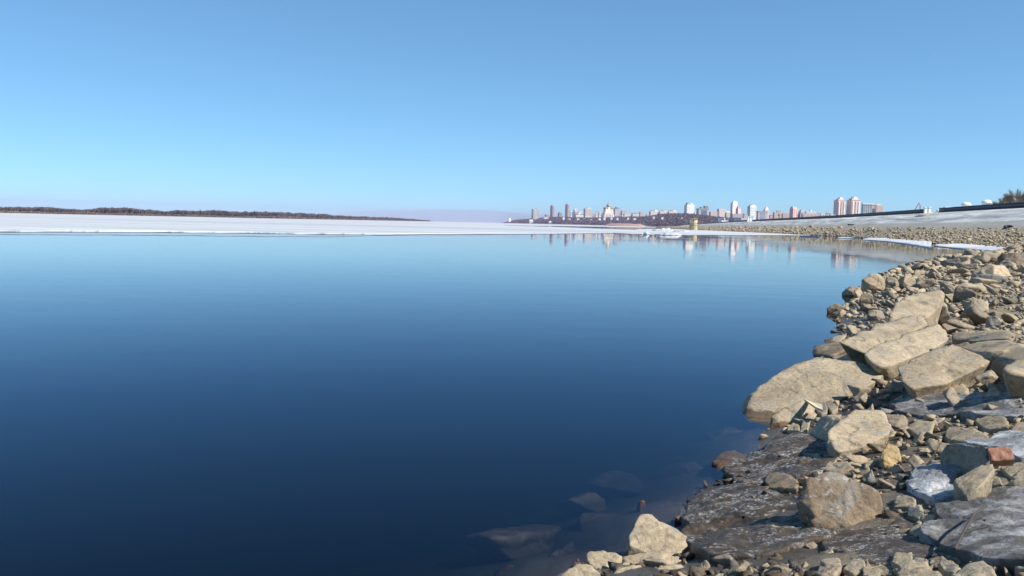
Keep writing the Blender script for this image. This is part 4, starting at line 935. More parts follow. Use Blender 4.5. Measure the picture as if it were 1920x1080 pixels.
ht = rng.uniform(5, 10, n) * np.interp(px_, [940, 950, 970, 1000], [.3, .5, .8, 1])
v, f = grow(np.c_[X, Y, hill_z(X, Y) - .3], ht, [tuft(80 + s, 15, .6, .10) for s in range(6)])
tag(link('hillside_wood', fast_mesh('hillside_wood', v, f), plain('hill_wood', (0.14, 0.13, 0.142), .95, .35, .02)), 'bare violet-brown wood covering the city hill', 'woodland', kind='stuff')
p = WD(1172, 421, 2350)
D, F = ico(4); V = D * np.array([58, 60, 7.]); V[:, 2] *= 1 + .9 * fbm(V * .05, 4, 2); o = link('earth_bank', fast_mesh('earth_bank', V, F, smooth=True), plain('red_earth', (.30, .20, .15), .95, .2, .05), loc=(p[0], p[1], 0)); tag(o, kind='structure', label='bare reddish earth bank below the brick block')

# ------------------------------------------------------------------ city buildings
WALLC = {}
def wall(c, name=None):
    g_ = sum(c) / 3; c = tuple(min((v * .68 + g_ * .32) * 1.14, .80) for v in c)
    key = 'wall_%02d_%02d_%02d' % tuple(int(v * 99) for v in c)
    return plain(key, c, .85, .07, .08)
def building(name, label, x0, x1, yt, yb, depth, col, yaw=18, dr=.6, win='grid', wcol=GLASS, roof=None, rcol=(.2, .2, .22), tops=(), cat='building', pitch=0, ww=.5, floor=3.2, bay=3.6, cap=None, group='city buildings'):
    xm = (x0 + x1) / 2; a = WD(xm, yt, depth); b = WD(xm, yb, depth); az = math.atan2(a[0], a[1]); th = R(yaw + 12)
    wv = (x1 - x0) * depth / FPX / math.cos(az); w = wv / (math.cos(th) + dr * abs(math.sin(th))); dp = w * dr
    gb = min(b[2], float(hill_z(a[0], a[1])) if depth > 1400 else b[2]) - .5; h = a[2] - gb
    root = empty(name, (a[0], a[1], gb), -az + th); tag(root, label, cat, group)
    mb = MB(); mb.box(-w / 2, w / 2, -dp / 2, dp / 2, 0, h); wl = mb.build('wall', wall(col), root)
    z0 = max(0.0, b[2] - gb) + 1.0
    if win:
        wb = MB(); nf = max(1, int((h - z0 - .6) / floor))
        def face(L, put):
            if win == 'ribs':
                nb = max(2, int(L / 5)); 
                for i in range(nb): u = -L / 2 + (i + .5) * L / nb; put(u - L / nb * ww / 2, u + L / nb * ww / 2, z0, h - .8)
            elif win == 'bands':
                for j in range(nf): put(-L / 2 + .6, L / 2 - .6, z0 + j * floor + .9, z0 + j * floor + 2.4)
            elif win == 'glass': put(-L / 2 + L * .2, L / 2 - L * .2, z0, h - 2.5)
            else:
                nb = max(1, int(L / bay))
                for i in range(nb):
                    u = -L / 2 + (i + .5) * L / nb
                    for j in range(nf): put(u - bay * ww / 2, u + bay * ww / 2, z0 + j * floor + .8, z0 + j * floor + 2.4)
        face(w, lambda u0, u1, a0, a1: wb.box(u0, u1, -dp / 2 - .12, -dp / 2 + .05, a0, a1))
        face(dp, lambda u0, u1, a0, a1: wb.box(-w / 2 - .12, -w / 2 + .05, u0, u1, a0, a1))
        if wb.n:
            q = wb.build('windows', wcol, root); q['kind'] = 'stuff'
    if cap: mb = MB(); mb.box(-w / 2 - .8, w / 2 + .8, -dp / 2 - .8, dp / 2 + .8, h + .01, h + cap); mb.build('cornice', wall(rcol), root)
    if pitch:
        mb = MB(); V = [(-w / 2 - .6, -dp / 2 - .6, h + .02), (w / 2 + .6, -dp / 2 - .6, h + .02), (w / 2 + .6, dp / 2 + .6, h + .02), (-w / 2 - .6, dp / 2 + .6, h + .02), (-w * .3, 0, h + pitch), (w * .3, 0, h + pitch)]
        mb.add(V, [(0, 1, 5, 4), (1, 2, 5), (2, 3, 4, 5), (3, 0, 4), (3, 2, 1, 0)]); mb.build('roof', wall(rcol), root)
    for (f0, f1, hh, tc, tp) in tops:
        mb = MB(); mb.box(-w / 2 + f0 * w, -w / 2 + f1 * w, -dp * .35, dp * .35, h + (cap or 0) + .02, h + (cap or 0) + hh, tp); mb.build('rooftop', wall(tc), root)
    return root, w, dp, h
WH = (.66, .66, .65); CRM = (.62, .55, .42); PNK = (.56, .40, .35); SAL = (.58, .36, .29); BEI = (.52, .46, .38); BRN = (.30, .23, .20); GRB = (.30, .33, .38); DKB = (.12, .14, .19); BRK = (.34, .16, .14); ORG = (.58, .42, .30); LTG = (.52, .58, .57)
B = building
B('apartment_tower', 'tower block with black and white vertical stripes on the cape', 997, 1010.5, 392, 412, 3700, WH, 12, .6, 'ribs', plain('dark_stripe', (.10, .10, .12), .7, .1, .1), tops=[(.6, .9, 4, BRN, .8)], ww=.55)
B('riverside_house', 'two-step white building at the foot of the striped tower', 991, 1003, 414, 419.5, 3500, WH, 10, .5, 'bands', tops=[(.05, .6, 5, WH, 1)])
B('brick_block', 'small brown block left of the first brown tower', 1021.5, 1029, 402, 408, 3700, BRN, 15, .7, 'grid')
B('low_house', 'low white house below the small brown block', 1018, 1030, 408, 410.5, 3600, WH, 12, .5, None, pitch=3)
def round_tower(label, x0, x1, yt, yb, depth):
    xm = (x0 + x1) / 2; a = WD(xm, yt, depth); b = WD(xm, yb, depth); gb = float(hill_z(a[0], a[1])) - 1; h = a[2] - gb; r = (x1 - x0) * depth / FPX / 2
    root = empty('round_tower', (a[0], a[1], gb)); tag(root, label, 'tower block', 'city buildings')
    mb = MB(); mb.lathe([(r, 0), (r, h - 1), (r * .96, h)], 20); mb.build('wall', wall((.36, .28, .25)), root)
    wb = MB()
    for j in range(int(h / 3.2) - 1):
        wb.lathe([(r + .05, 3.2 * j + 2), (r + .12, 3.2 * j + 2.05), (r + .12, 3.2 * j + 3.1), (r + .05, 3.2 * j + 3.15)], 20)
    q = wb.build('windows', plain('brown_glass', (.22, .18, .18), .4, .1, .1), root); q['kind'] = 'stuff'
    mb = MB(); mb.lathe([(r * .5, h + .01), (r * .5, h + 3)], 12); mb.build('rooftop', wall((.36, .28, .25)), root)
round_tower('round brown tower block, left one of the pair on the hill', 1032, 1040, 385.5, 406, 3750)
round_tower('round brown tower block, right and taller one of the pair', 1060, 1068, 383, 405, 3750)
B('apartment_block', 'small grey-brown block between the two round towers', 1046, 1054, 399, 405, 3800, BRN, 15, .8, 'grid', tops=[(.3, .7, 4, BRN, .8)])
B('riverside_house', 'white boathouse on the shore below the round towers', 1027, 1040, 416.5, 420.5, 3380, WH, 8, .4, 'bands', tops=[(.15, .5, 4, WH, .9)])
B('apartment_block', 'pale slim block right behind the taller round tower', 1068.5, 1074, 396, 405, 3950, WH, 14, .8, 'grid')
B('apartment_block', 'pale stepped block right of the round towers', 1075, 1083, 393, 405, 3950, LTG, 14, .8, 'grid', tops=[(.2, .7, 4, WH, 1)])
B('apartment_block', 'pale low block between stepped block and beige block', 1085, 1091, 396.5, 405, 3950, WH, 14, .8, 'grid')
B('domed_house', 'white villa with dark roofs on the hill edge', 1077, 1094, 403, 409, 3600, (.70, .66, .64), 12, .5, 'grid', pitch=5, rcol=(.16, .15, .16), tops=[(.36, .58, 9, (.68, .64, .62), .7)])
B('apartment_block', 'broad beige block left of the cathedral', 1094.5, 1110, 391, 405, 3850, BEI, 12, .6, 'bands', plain('beige_band', (.36, .32, .28), .6, .1, .1), tops=[(.3, .75, 4, BEI, 1)])
B('hotel', 'small white block with dark top left of the cathedral', 1117, 1121, 398, 405, 3800, WH, 14, .8, 'grid', tops=[(0, 1, 2, DKB, 1.2)])
B('hotel', 'narrow bright block left of the cathedral', 1122, 1127, 397, 405, 3800, CRM, 14, .8, 'grid')
B('terrace_wall', 'long pale retaining wall on the hillside under the villa', 1094, 1128, 409.5, 411, 3400, (.5, .44, .42), 4, .05, None, cat='wall')
# cathedral
a = WD(1141, 378.5, 3600); gb = float(hill_z(a[0], a[1])) - 1; h = a[2] - gb; u = h / 62.0
root = empty('cathedral', (a[0], a[1], gb), R(8)); tag(root, 'cream cathedral with golden domes on the hill', 'church')
CATH = plain('cathedral_wall', (.86, .80, .66), .8, .05, .1); GOLD = plain('dome_gold', (.34, .27, .17), .45, .2, .2, .3); CDK = wall((.16, .13, .12))
mb = MB(); mb.box(-18 * u, 18 * u, -14 * u, 14 * u, 0, 20 * u); mb.box(-15 * u, 15 * u, -15 * u, 15 * u, 0, 29 * u); mb.box(-12 * u, 12 * u, -12 * u, 12 * u, 28 * u, 34 * u); wl = mb.build('nave', CATH, root)
wb = MB()
for i in (-10, -5, 0, 5, 10): wb.box(i * u - 1.2, i * u + 1.2, -15 * u - .2, -15 * u + .1, 8 * u, 20 * u)
q = wb.build('windows', plain('dull_cream_glass', (.35, .32, .28), .5, .1, .1), root); q['kind'] = 'stuff'  # panes carry a plain dull cream colour
mb = MB(); mb.lathe([(6.2 * u, 33 * u), (6.2 * u, 44 * u), (6.6 * u, 44.5 * u)], 16); mb.build('drum', CATH, root)
mb = MB(); mb.lathe([(6.6 * u, 44.5 * u), (7.4 * u, 47 * u), (7.0 * u, 50 * u), (5.0 * u, 53 * u), (2.2 * u, 55.5 * u), (.7 * u, 57 * u), (.5 * u, 58 * u)], 18); dm = mb.build('dome', GOLD, root)
mb = MB(); mb.box(-.35, .35, -.3, .3, 58 * u, 62.5 * u); mb.box(-1.5, 1.5, -.3, .3, 60.4 * u, 61.1 * u); mb.build('cross', GOLD, dm)
for sx in (-1, 1):
    for sy in (-1, 1):
        cxy = (sx * 11 * u, sy * 11 * u)
        mb = MB(); mb.lathe([(3.2 * u, 28 * u), (3.2 * u, 38 * u), (3.4 * u, 38.3 * u)], 12, cxy); mb.build('turret', CATH, root)
        mb = MB(); mb.lathe([(3.4 * u, 38.3 * u), (3.9 * u, 40 * u), (3.3 * u, 42 * u), (1.4 * u, 44 * u), (.3 * u, 45.5 * u), (.2 * u, 47.5 * u)], 12, cxy); mb.build('turret_dome', GOLD, root)
mb = MB(); mb.box(-19 * u, 19 * u, -16.5 * u, -14.1 * u, 0, 3.5 * u); mb.build('podium', CDK, root)
B('office_block', 'dark block with white bands right behind the cathedral', 1149.5, 1163, 391, 405, 3700, DKB, 16, .7, 'bands', plain('white_band', (.66, .64, .64), .7, .05, .1), tops=[(.3, .7, 6, (.24, .18, .18), .9)])
B('apartment_block', 'orange-pink block right of the dark banded block', 1164, 1174, 396, 404, 3700, ORG, 14, .6, 'grid', pitch=4, rcol=(.3, .2, .18))
B('mansion', 'bright cream house with stepped gable on the hill', 1169, 1184, 401, 408, 3450, (.78, .72, .56), 8, .5, 'grid', pitch=3, rcol=(.3, .28, .26))
B('mansion', 'long cream terrace with a dark roof right of the stepped gable', 1184.5, 1198, 400.5, 408, 3450, (.70, .64, .54), 8, .5, 'grid', pitch=3, rcol=(.14, .15, .17))
B('apartment_block', 'small pinkish block at the end of the cream terrace', 1198.5, 1207, 397.5, 406, 3600, PNK, 14, .6, 'grid', pitch=3, rcol=(.3, .24, .24))
B('brick_block', 'dark red brick block low on the hillside', 1199.5, 1214, 408.5, 420.5, 2950, BRK, 10, .6, 'grid', plain('brick_window', (.20, .11, .11), .5, .1, .1))
for i, (x0, x1, lab) in enumerate(((1217.5, 1235, 'cream apartment row, left of three linked blocks'), (1235.2, 1252, 'cream apartment row, middle block with red turret'), (1252.2, 1270, 'cream apartment row, right of three linked blocks'))):
    B('apartment_row', lab, x0, x1, 396, 404.5, 3000, (.64, .56, .46), 8, .5, 'grid', plain('cream_window', (.40, .36, .33), .5, .1, .1), tops=[(.22, .42, 4.5, BRN, .7), (.55, .85, 3.5, SAL if i == 1 else CRM, .6)], floor=3.4)
B('hillside_house', 'small white house in the wood under the cream row', 1258, 1263, 410.5, 413, 2750, WH, 10, .6, None, pitch=2.5, rcol=(.25, .22, .22))
B('hillside_house', 'pair-roofed white house in the wood under the cream row', 1264, 1271, 411.5, 415, 2700, WH, 10, .6, 'grid', pitch=2.5, rcol=(.5, .5, .5))
B('apartment_tower', 'big white tower block above the intake tower', 1283.5, 1302, 384, 409.5, 2750, (.74, .71, .64), 16, .7, 'grid', plain('pale_window', (.52, .51, .49), .4, .1, .1), tops=[(.12, .5, 6, (.26, .32, .34), .9), (.55, .85, 5.5, WH, .9)], floor=3.3)
B('apartment_tower', 'slim white block beside the big white tower', 1301, 1306, 398, 409.5, 2650, WH, 14, .7, 'ribs', ww=.3)
B('office_block', 'blue glass office with tan side piers', 1306.5, 1329, 392.5, 410.5, 2600, (.48, .42, .42), 10, .6, 'glass', plain('blue_glass', (.14, .20, .28), .2, .15, .1), rcol=(.30, .33, .36), cap=2.2, tops=[(.25, .5, 5, (.22, .26, .28), .9), (.58, .98, 8, (.14, .17, .18), .8)])
B('apartment_block', 'pink-beige block right of the blue glass office', 1329.5, 1345, 397, 412, 2650, PNK, 12, .6, 'grid', plain('pink_window', (.40, .33, .32), .5, .1, .1))
B('apartment_tower', 'pale pink tower with dark edge, right of the pink-beige block', 1345, 1360, 391.5, 408, 2700, (.60, .50, .46), 16, .6, 'ribs', plain('pink_rib', (.46, .38, .36), .6, .1, .1), ww=.35)
B('apartment_block', 'cream block sloping behind the pale pink tower', 1360, 1370, 398, 409, 2700, CRM, 14, .6, 'grid', pitch=3, rcol=(.6, .56, .5))
B('warehouse', 'dark blue low shed left of the blue box', 1344, 1366, 409, 416, 2100, (.12, .15, .26), 8, .4, None)
B('apartment_tower', 'tall slender white tower with a black side', 1370.5, 1383, 380, 403, 2500, (.72, .66, .63), 22, .6, 'grid', plain('white_window', (.55, .50, .49), .4, .1, .1), tops=[(.2, .6, 5, WH, .8), (.7, .95, 4, WH, .8)])
B('apartment_tower', 'shorter block with a pink-red crown beside the slender tower', 1380, 1389, 391.5, 403, 2450, (.66, .48, .40), 30, .9, 'ribs', plain('cream_rib', (.68, .6, .5), .6, .1, .1), tops=[(.0, 1, 7, (.56, .22, .20), .6)], ww=.4)
B('terrace_block', 'brown terraced block at the foot of the slender tower', 1371, 1391, 401, 409, 2400, (.34, .27, .26), 10, .5, 'bands', plain('terrace_band', (.6, .54, .5), .6, .1, .1))
B('exhibition_hall', 'plain bright blue box hall behind the embankment', 1374, 1389, 408.7, 416, 2000, (.06, .12, .28), 6, .5, None, rcol=(.07, .14, .32), cap=.6)
B('kiosk_row', 'low white hall right of the blue box', 1389, 1396, 409, 415, 2000, (.6, .66, .66), 6, .6, 'ribs', ww=.3)
B('apartment_block', 'grey-blue roofed block left of the green glass tower', 1393, 1402, 402, 411, 2300, (.50, .48, .5), 14, .6, 'grid', pitch=4, rcol=(.20, .24, .30))
B('office_tower', 'pale green glass tower with white grid', 1402, 1418, 387, 408.5, 2350, (.56, .62, .58), 22, .7, 'grid', plain('green_glass', (.34, .44, .43), .2, .1, .1), tops=[(.1, .95, 3, WH, 1), (.3, .85, 5, (.4, .36, .34), .9)], ww=.6, floor=4.5, bay=5)
B('office_block', 'pink framed office with a blue glass front', 1419, 1438, 397, 412, 2150, (.52, .36, .38), 10, .5, 'glass', plain('blue_pane', (.26, .34, .42), .2, .15, .1), rcol=(.5, .38, .38), cap=1.5)
B('apartment_tower', 'pink tower with a pale peaked crown behind the framed office', 1431, 1442.5, 394, 411, 2250, (.60, .42, .42), 16, .8, 'ribs', plain('pale_rib', (.66, .54, .52), .6, .1, .1), tops=[(.1, .95, 9, (.66, .50, .48), .35)], ww=.4)
B('apartment_block', 'low dusky block right of the peaked pink tower', 1442.5, 1450, 404, 411, 2100, PNK, 14, .6, 'grid', pitch=2, rcol=(.24, .18, .18))
B('apartment_block', 'stepped pink block with brown roof edge', 1450, 1466, 398, 411, 2050, ORG, 10, .5, 'grid', plain('orange_window', (.40, .30, .25), .5, .1, .1), tops=[(.35, .9, 4, BRN, .8)])
B('apartment_block', 'long pink apartment block left of the dark-sided one', 1466, 1481, 399, 410.5, 2050, PNK, 10, .5, 'grid', plain('pink_pane', (.42, .32, .30), .5, .1, .1))
B('apartment_tower', 'red and cream block with a dark side and pale right flank', 1481.5, 1496, 391, 409, 2000, (.62, .45, .37), 30, .8, 'ribs', plain('brick_rib', (.52, .26, .22), .6, .1, .1), tops=[(.0, .8, 4, SAL, .9)], ww=.3)
B('apartment_block', 'grey-blue block right of the red and cream block', 1497.5, 1509, 396, 408, 2000, (.34, .40, .45), 26, .7, 'grid', tops=[(.2, .8, 3, (.3, .38, .4), .9)])
B('apartment_block', 'pale greenish block standing behind the long pink terrace', 1509, 1528, 396.5, 406, 2150, LTG, 12, .5, 'grid', plain('pale_green_pane', (.40, .46, .47), .4, .1, .1), tops=[(.5, .62, 5, WH, .8)])
B('apartment_row', 'long pink and grey terrace just above the parapet', 1504.5, 1537, 400.8, 409, 1900, (.58, .38, .36), 6, .3, 'grid', plain('grey_pane', (.46, .46, .46), .5, .1, .1), bay=7)
B('hall', 'small white hall right of the long pink terrace', 1538, 1545, 400.5, 406, 1850, WH, 10, .7, 'grid')
B('hall', 'second small white hall with dark roof right of the terrace', 1548, 1556, 401, 406, 1800, WH, 10, .7, 'grid', pitch=2, rcol=(.2, .24, .26))
B('hall', 'bright flat roofed hall left of the twin pink towers', 1556, 1566, 402.5, 406, 1700, WH, 8, .7, None)
for x0, x1, yt, lab in ((1565, 1584, 376.5, 'pink twin tower, left of the pair above the parapet'), (1589.5, 1611.5, 375.5, 'pink twin tower, right of the pair above the parapet')):
    root, w, dp, h = B('apartment_tower', lab, x0, x1, yt, 402, 1800, (.64, .49, .44), 26, .75, 'grid', plain('twin_window', (.50, .38, .35), .4, .1, .1), tops=[(.12, .9, 3, SAL, .9), (.3, .8, 6, (.64, .5, .45), .7)], cap=.8, rcol=SAL)
    for f in (-.34, 0, .34):
        mb = MB(); mb.box(f * w - 1.6, f * w + 1.6, -dp / 2 - 1.2, -dp / 2 - .13, 2, h - 2); mb.build('bay', wall(SAL if f == 0 else (.66, .56, .5)), root)
B('apartment_block', 'grey block with a white snowy roof right of the twin towers', 1617, 1634, 383.5, 400, 1750, (.36, .42, .46), 10, .5, 'grid', rcol=WH, cap=2.5, bay=4.5)
B('apartment_block', 'pale blue-grey block in the middle of the white roofed group', 1634.5, 1641.5, 384, 399.5, 1760, (.44, .50, .54), 10, .8, 'grid', rcol=WH, cap=2.2)
B('apartment_block', 'peach block at the right of the white roofed group', 1642, 1655, 384.5, 399, 1750, (.62, .46, .36), 10, .6, 'grid', plain('peach_window', (.48, .38, .32), .4, .1, .1), tops=[(.0, .6, 2.4, WH, 1)])
B('site_hut', 'low white site building on the embankment beside the blue shed', 1352, 1365, 413.6, 416.2, 900, WH, 4, .4, 'grid', bay=3.2, ww=.5)
LMK = [(1098, 'broad beige block'), (1141, 'cathedral'), (1190, 'cream terrace'), (1243, 'cream apartment row'), (1293, 'big white tower block'), (1318, 'blue glass office'), (1377, 'tall slender white tower'), (1410, 'pale green glass tower'), (1437, 'peaked pink tower'), (1488, 'red and cream block'), (1520, 'long pink terrace'), (1574, 'left pink twin tower')]
PAL = [(WH, 'white'), (CRM, 'cream'), (BEI, 'beige'), ((.5, .46, .44), 'pale grey'), (PNK, 'pink'), ((.40, .42, .46), 'blue-grey'), (ORG, 'orange')]
fills = sorted(float(v) for v in np.concatenate([rng.uniform(1068, 1215, 34), rng.uniform(1272, 1560, 54)])); seen = {}
for x in fills:
    yb = float(np.interp(x, [1068, 1130, 1200, 1217, 1280, 1300, 1370, 1440, 1500, 1560], [405.5, 407.5, 406.5, 405, 406, 410, 409.5, 411.5, 409.5, 405])) + rng.uniform(-.5, 1)
    w_ = rng.uniform(3.5, 9); col, cn = PAL[int(rng.integers(len(PAL)))]; d_ = float(np.interp(x, [1068, 1200, 1300, 1400, 1500, 1560], [3900, 3750, 2950, 2600, 2250, 1950])) + rng.uniform(0, 120)
    lx, ln = min(LMK, key=lambda l: abs(l[0] - x)); sd = 'right' if x > lx else 'left'; k_ = seen.get((cn, ln, sd), 0); seen[cn, ln, sd] = k_ + 1
    lab = '%slow %s house on the skyline %s of the %s' % (['', 'second ', 'third ', 'fourth ', 'fifth ', 'sixth ', 'seventh ', 'eighth '][k_], cn, sd, ln)
    B('town_house', lab, x - w_ / 2, x + w_ / 2, yb - rng.uniform(3.0, 8.5), yb + 1, d_, tuple(np.array(col) * rng.uniform(.8, 1.1)), rng.uniform(6, 24), .6, 'grid', pitch=float(rng.choice([0, 0, 3])), rcol=(.28, .22, .21))
for x, y, lab in ((1084, 413, 'small pale house low on the wooded hill under the villa'), (1108, 414, 'small pale house low on the wooded hill under the beige block'), (1124, 412.5, 'small pale house in the wood left below the cathedral'),
                  (1133, 411, 'white pavilion directly below the cathedral'), (1146, 411.5, 'second pavilion right below the cathedral'), (1158, 412, 'pale shed below the dark banded block'), (1178, 411.5, 'pale house in the wood below the stepped gable'),
                  (1190, 412.5, 'pale house in the wood below the cream terrace'), (1226, 409, 'pale house in the wood below the left cream block'), (1242, 411, 'pale house in the wood below the middle cream block'), (1279, 412, 'pale house in the wood left of the big white tower'),
                  (1056, 410.5, 'pale house in the wood between the round towers'), (1068, 413, 'pale house in the wood below the taller round tower')):
    B('hillside_house', lab, x - rng.uniform(1.6, 3), x + rng.uniform(1.6, 3), y - rng.uniform(1.6, 2.6), y + .6, float(np.interp(x, kx, ks)) + 150, WH, 8, .6, None, pitch=2.0, rcol=(.45, .42, .42))
def mast(name, label, segs, mat, depth, cat):
    b = WD(*segs[0][0], depth); root = empty(name, b.tolist()); tag(root, label, cat)
    for k, (p, q, r, nm) in enumerate(segs):
        mb = MB(); mb.bar((WD(*p, depth) - b).tolist(), (WD(*q, depth) - b).tolist(), r, r * .8, 4); mb.build(nm, mat, root)
mast('crane', 'white slewing crane jib over the blue shed', [((1358.5, 413.5), (1357.3, 404), .35, 'jib'), ((1358.5, 413.5), (1359.5, 410), .5, 'cab_post')], WHITE, 1100, 'crane')
mast('crane', 'small red crane boom above the parapet', [((1714, 396), (1723.5, 380), .28, 'boom'), ((1725.5, 396), (1725, 383.5), .35, 'mast'), ((1723.5, 380), (1725, 384), .12, 'stay')], plain('crane_red', (.34, .13, .12), .6, .1, 1), 500, 'crane')
mast('street_lamp', 'tall dark lamp mast in front of the stepped pink block', [((1461, 414), (1460.2, 398), .25, 'pole'), ((1459.3, 403.6), (1461.7, 403.7), .7, 'lamp_head')], RAILMAT, 600, 'lamp post')
mast('radio_mast', 'thin radio mast on the cape beside the striped tower', [((983.5, 411), (983.2, 403.5), .6, 'pole')], plain('mast_grey', (.3, .3, .33), .6, .1, 1), 3750, 'mast')
B('lookout', 'tiny white lookout on the tip of the cape', 953, 958, 411, 414, 3800, WH, 10, .8, None, pitch=4, rcol=WH)

# ------------------------------------------------------------------ on the embankment
def crest_pt(i, back): return CL[i] - NORM[i] * back
for x, lab in ((1730.5, 'white gate post at the parapet gap, farther one'), (1737, 'white gate post at the parapet gap, nearer one')):
    p = crest_point(x, .6); root = empty('gate_post', (p[0], p[1], CREST_Z)); tag(root, lab, 'post', 'gate posts')
    mb = MB(); mb.box(-.3, .3, -.3, .3, -.1, 1.35); mb.build('shaft', WHITE, root); mb = MB(); mb.box(-.42, .42, -.42, .42, 1.35, 1.55); mb.build('cap', WHITE, root)
for k_, (x, lab) in enumerate(((1401.5, 'white gate pillar far along the embankment, left one'), (1406, 'white gate pillar far along the embankment, middle one'), (1410.5, 'white gate pillar far along the embankment, right one'))):
    p = crest_point(x, .6); root = empty('gate_pillar', (p[0], p[1], CREST_Z)); tag(root, lab, 'pillar', 'far gate pillars')
    mb = MB(); mb.box(-.8, .8, -.8, .8, -.1, 3.2); mb.build('shaft', WHITE, root); mb = MB(); mb.box(-1.0, 1.0, -1.0, 1.0, 3.2, 3.7); mb.build('cap', WHITE, root)
i = crest_at(1751); p = crest_point(1750, 3.0); root = empty('parked_car', (p[0], p[1], CREST_Z), math.atan2(NORM[i][1], NORM[i][0]) + R(90)); tag(root, 'white car parked in the gap of the parapet', 'car')
bm = bmesh.new()
def car_body(zs, ys, hw):
    V = []; 
    for (y, z) in zip(ys, zs): V += [(-hw, y, z), (hw, y, z)]
    return V
secs = [(-2.1, .35), (-2.1, .75), (-1.3, .95), (-.6, 1.0), (.1, 1.0), (1.6, 1.0), (2.1, .9), (2.1, .35)]
V = [(s * .85, y, z) for y, z in secs for s in (-1, 1)]; n = len(secs)
F = [(2 * k, 2 * k + 1, 2 * ((k + 1) % n) + 1, 2 * ((k + 1) % n)) for k in range(n)] + [tuple(2 * k for k in range(n))[::-1], tuple(2 * k + 1 for k in range(n))]
mb = MB(); mb.add(V, F); mb.build('body', WHITE, root)
secs = [(-.9, .98), (-.3, 1.45), (1.2, 1.48), (1.8, 1.0)]; V = [(s * (.8 if z < 1.2 else .65), y, z) for y, z in secs for s in (-1, 1)]; n = 4
F = [(2 * k, 2 * k + 1, 2 * ((k + 1) % n) + 1, 2 * ((k + 1) % n)) for k in range(n)] + [(6, 4, 2, 0), (1, 3, 5, 7)]
mb = MB(); mb.add(V, F); cb = mb.build('cabin', WHITE, root); mb = MB(); mb.box(-.72, .72, -.62, -.6, 1.1, 1.36); mb.build('windscreen', GLASS, cb)
for sx in (-.82, .82):
    for y in (-1.35, 1.35): mb = MB(); mb.bar((sx - .1, y, .33), (sx + .1, y, .33), .33, .33, 14); mb.build('wheel', BLACK, root)
# ramp of tan concrete under the car gap
RAMP = plain('ramp_concrete', (.44, .38, .27), .9, .15, .6)
q0 = crest_point(1757, 0); q1 = crest_point(1741, 0); nn = NORM[i]
V = np.array([np.r_[q0 + nn * .2, 6.70], np.r_[q1 + nn * .2, 6.70], np.r_[q1 + nn * 3.2, 5.72], np.r_[q0 + nn * 3.2, 5.72], np.r_[q0 + nn * .2, 5.4], np.r_[q1 + nn * .2, 5.4], np.r_[q1 + nn * 3.2, 4.9], np.r_[q0 + nn * 3.2, 4.9]])
o = link('ramp', fast_mesh('ramp', V, np.array([(0, 1, 2, 3), (7, 6, 5, 4), (0, 4, 5, 1), (1, 5, 6, 2), (2, 6, 7, 3), (3, 7, 4, 0)])), RAMP); tag(o, 'tan concrete ramp sloping down from the parapet gap', 'ramp')
for x, y, d, lab in ((1811.5, 385, 215, 'white domed kiosk above the parapet, left one'), (1850, 381, 205, 'white domed kiosk above the parapet, nearer right one')):
    p = WD(x, y, d); root = empty('domed_kiosk', (p[0], p[1], CREST_Z)); tag(root, lab, 'kiosk', 'domed kiosks'); hz = p[2] - CREST_Z
    mb = MB(); mb.lathe([(1.0, 0), (1.0, hz), (1.05, hz + .02)], 16); mb.build('wall', WHITE, root)
    mb = MB(); mb.lathe([(1.2, hz + .02)] + [(1.15 * math.cos(t), hz + .05 + .75 * math.sin(t)) for t in np.linspace(0, 1.45, 7)], 16); mb.build('dome', WHITE, root)
for x, d, hh, lab, sd in ((1884, 205, 4.6, 'bare bushy tree above the parapet, leftmost of three', 3), (1904, 200, 5.9, 'bare bushy tree above the parapet, tallest middle one', 4), (1928, 195, 6.0, 'bare bushy tree above the parapet, cut by the frame', 5)):
    p = WD(x, 380, d); bare_tree(lab, (p[0], p[1], CREST_Z - .05), hh, .62, sd, 'bare trees above the parapet', 40, 9000, .011)
# dark debris at the foot of the slope
p = W(1597, 422.6, 3.3)
def slope_point(x, y):
    d = ray(x, y); 
    for t in np.arange(60, 900, .5):
        P = EYE + d * (t / d[1])
        j = int(np.argmin(((CL - P[:2]) ** 2).sum(1))); off = float((P[:2] - CL[j]) @ NORM[j])
        z = np.interp(off, [-30, 0, .6, 2.5, 4.9, 7.4, 10, 12], [6.65, 6.65, 6.6, 5.9, 4.95, 3.9, 2.78, 2.6])
        if off < 10.2 and P[2] < z: return np.r_[P[:2], z]
    return P
p = slope_point(1597, 423); root = empty('driftwood', p.tolist()); tag(root, 'dark driftwood log lying at the foot of the concrete slope', 'log')
mb = MB(); mb.bar((-1.3, -.5, .25), (1.2, .6, .35), .28, .2, 8); mb.build('trunk', BLACK, root); mb = MB(); mb.bar((.4, .2, .3), (1.9, .1, .45), .13, .06, 6); mb.bar((.9, .4, .3), (1.5, 1.2, .1), .1, .05, 6); mb.build('branch', BLACK, root)
p = slope_point(1891, 429.5); root = empty('tractor_tyre', (p[0], p[1], p[2] + .1)); root.rotation_euler = (R(20), R(-14), R(15)); root.scale = (1.25, 1.25, 1.2); tag(root, 'black tyre dumped at the foot of the concrete slope', 'tyre')
mb = MB(); Vt = []; Ft = []; m1, m2 = 24, 8
for a_ in range(m1):
    for b_ in range(m2):
        ta, tb_ = 2 * math.pi * a_ / m1, 2 * math.pi * b_ / m2; rr_ = .42 + .2 * math.cos(tb_); Vt.append((rr_ * math.cos(ta), rr_ * math.sin(ta), .18 * math.sin(tb_)))
        Ft.append((a_ * m2 + b_, ((a_ + 1) % m1) * m2 + b_, ((a_ + 1) % m1) * m2 + (b_ + 1) % m2, a_ * m2 + (b_ + 1) % m2))
mb.add(Vt, Ft); mb.build('tread', BLACK, root)

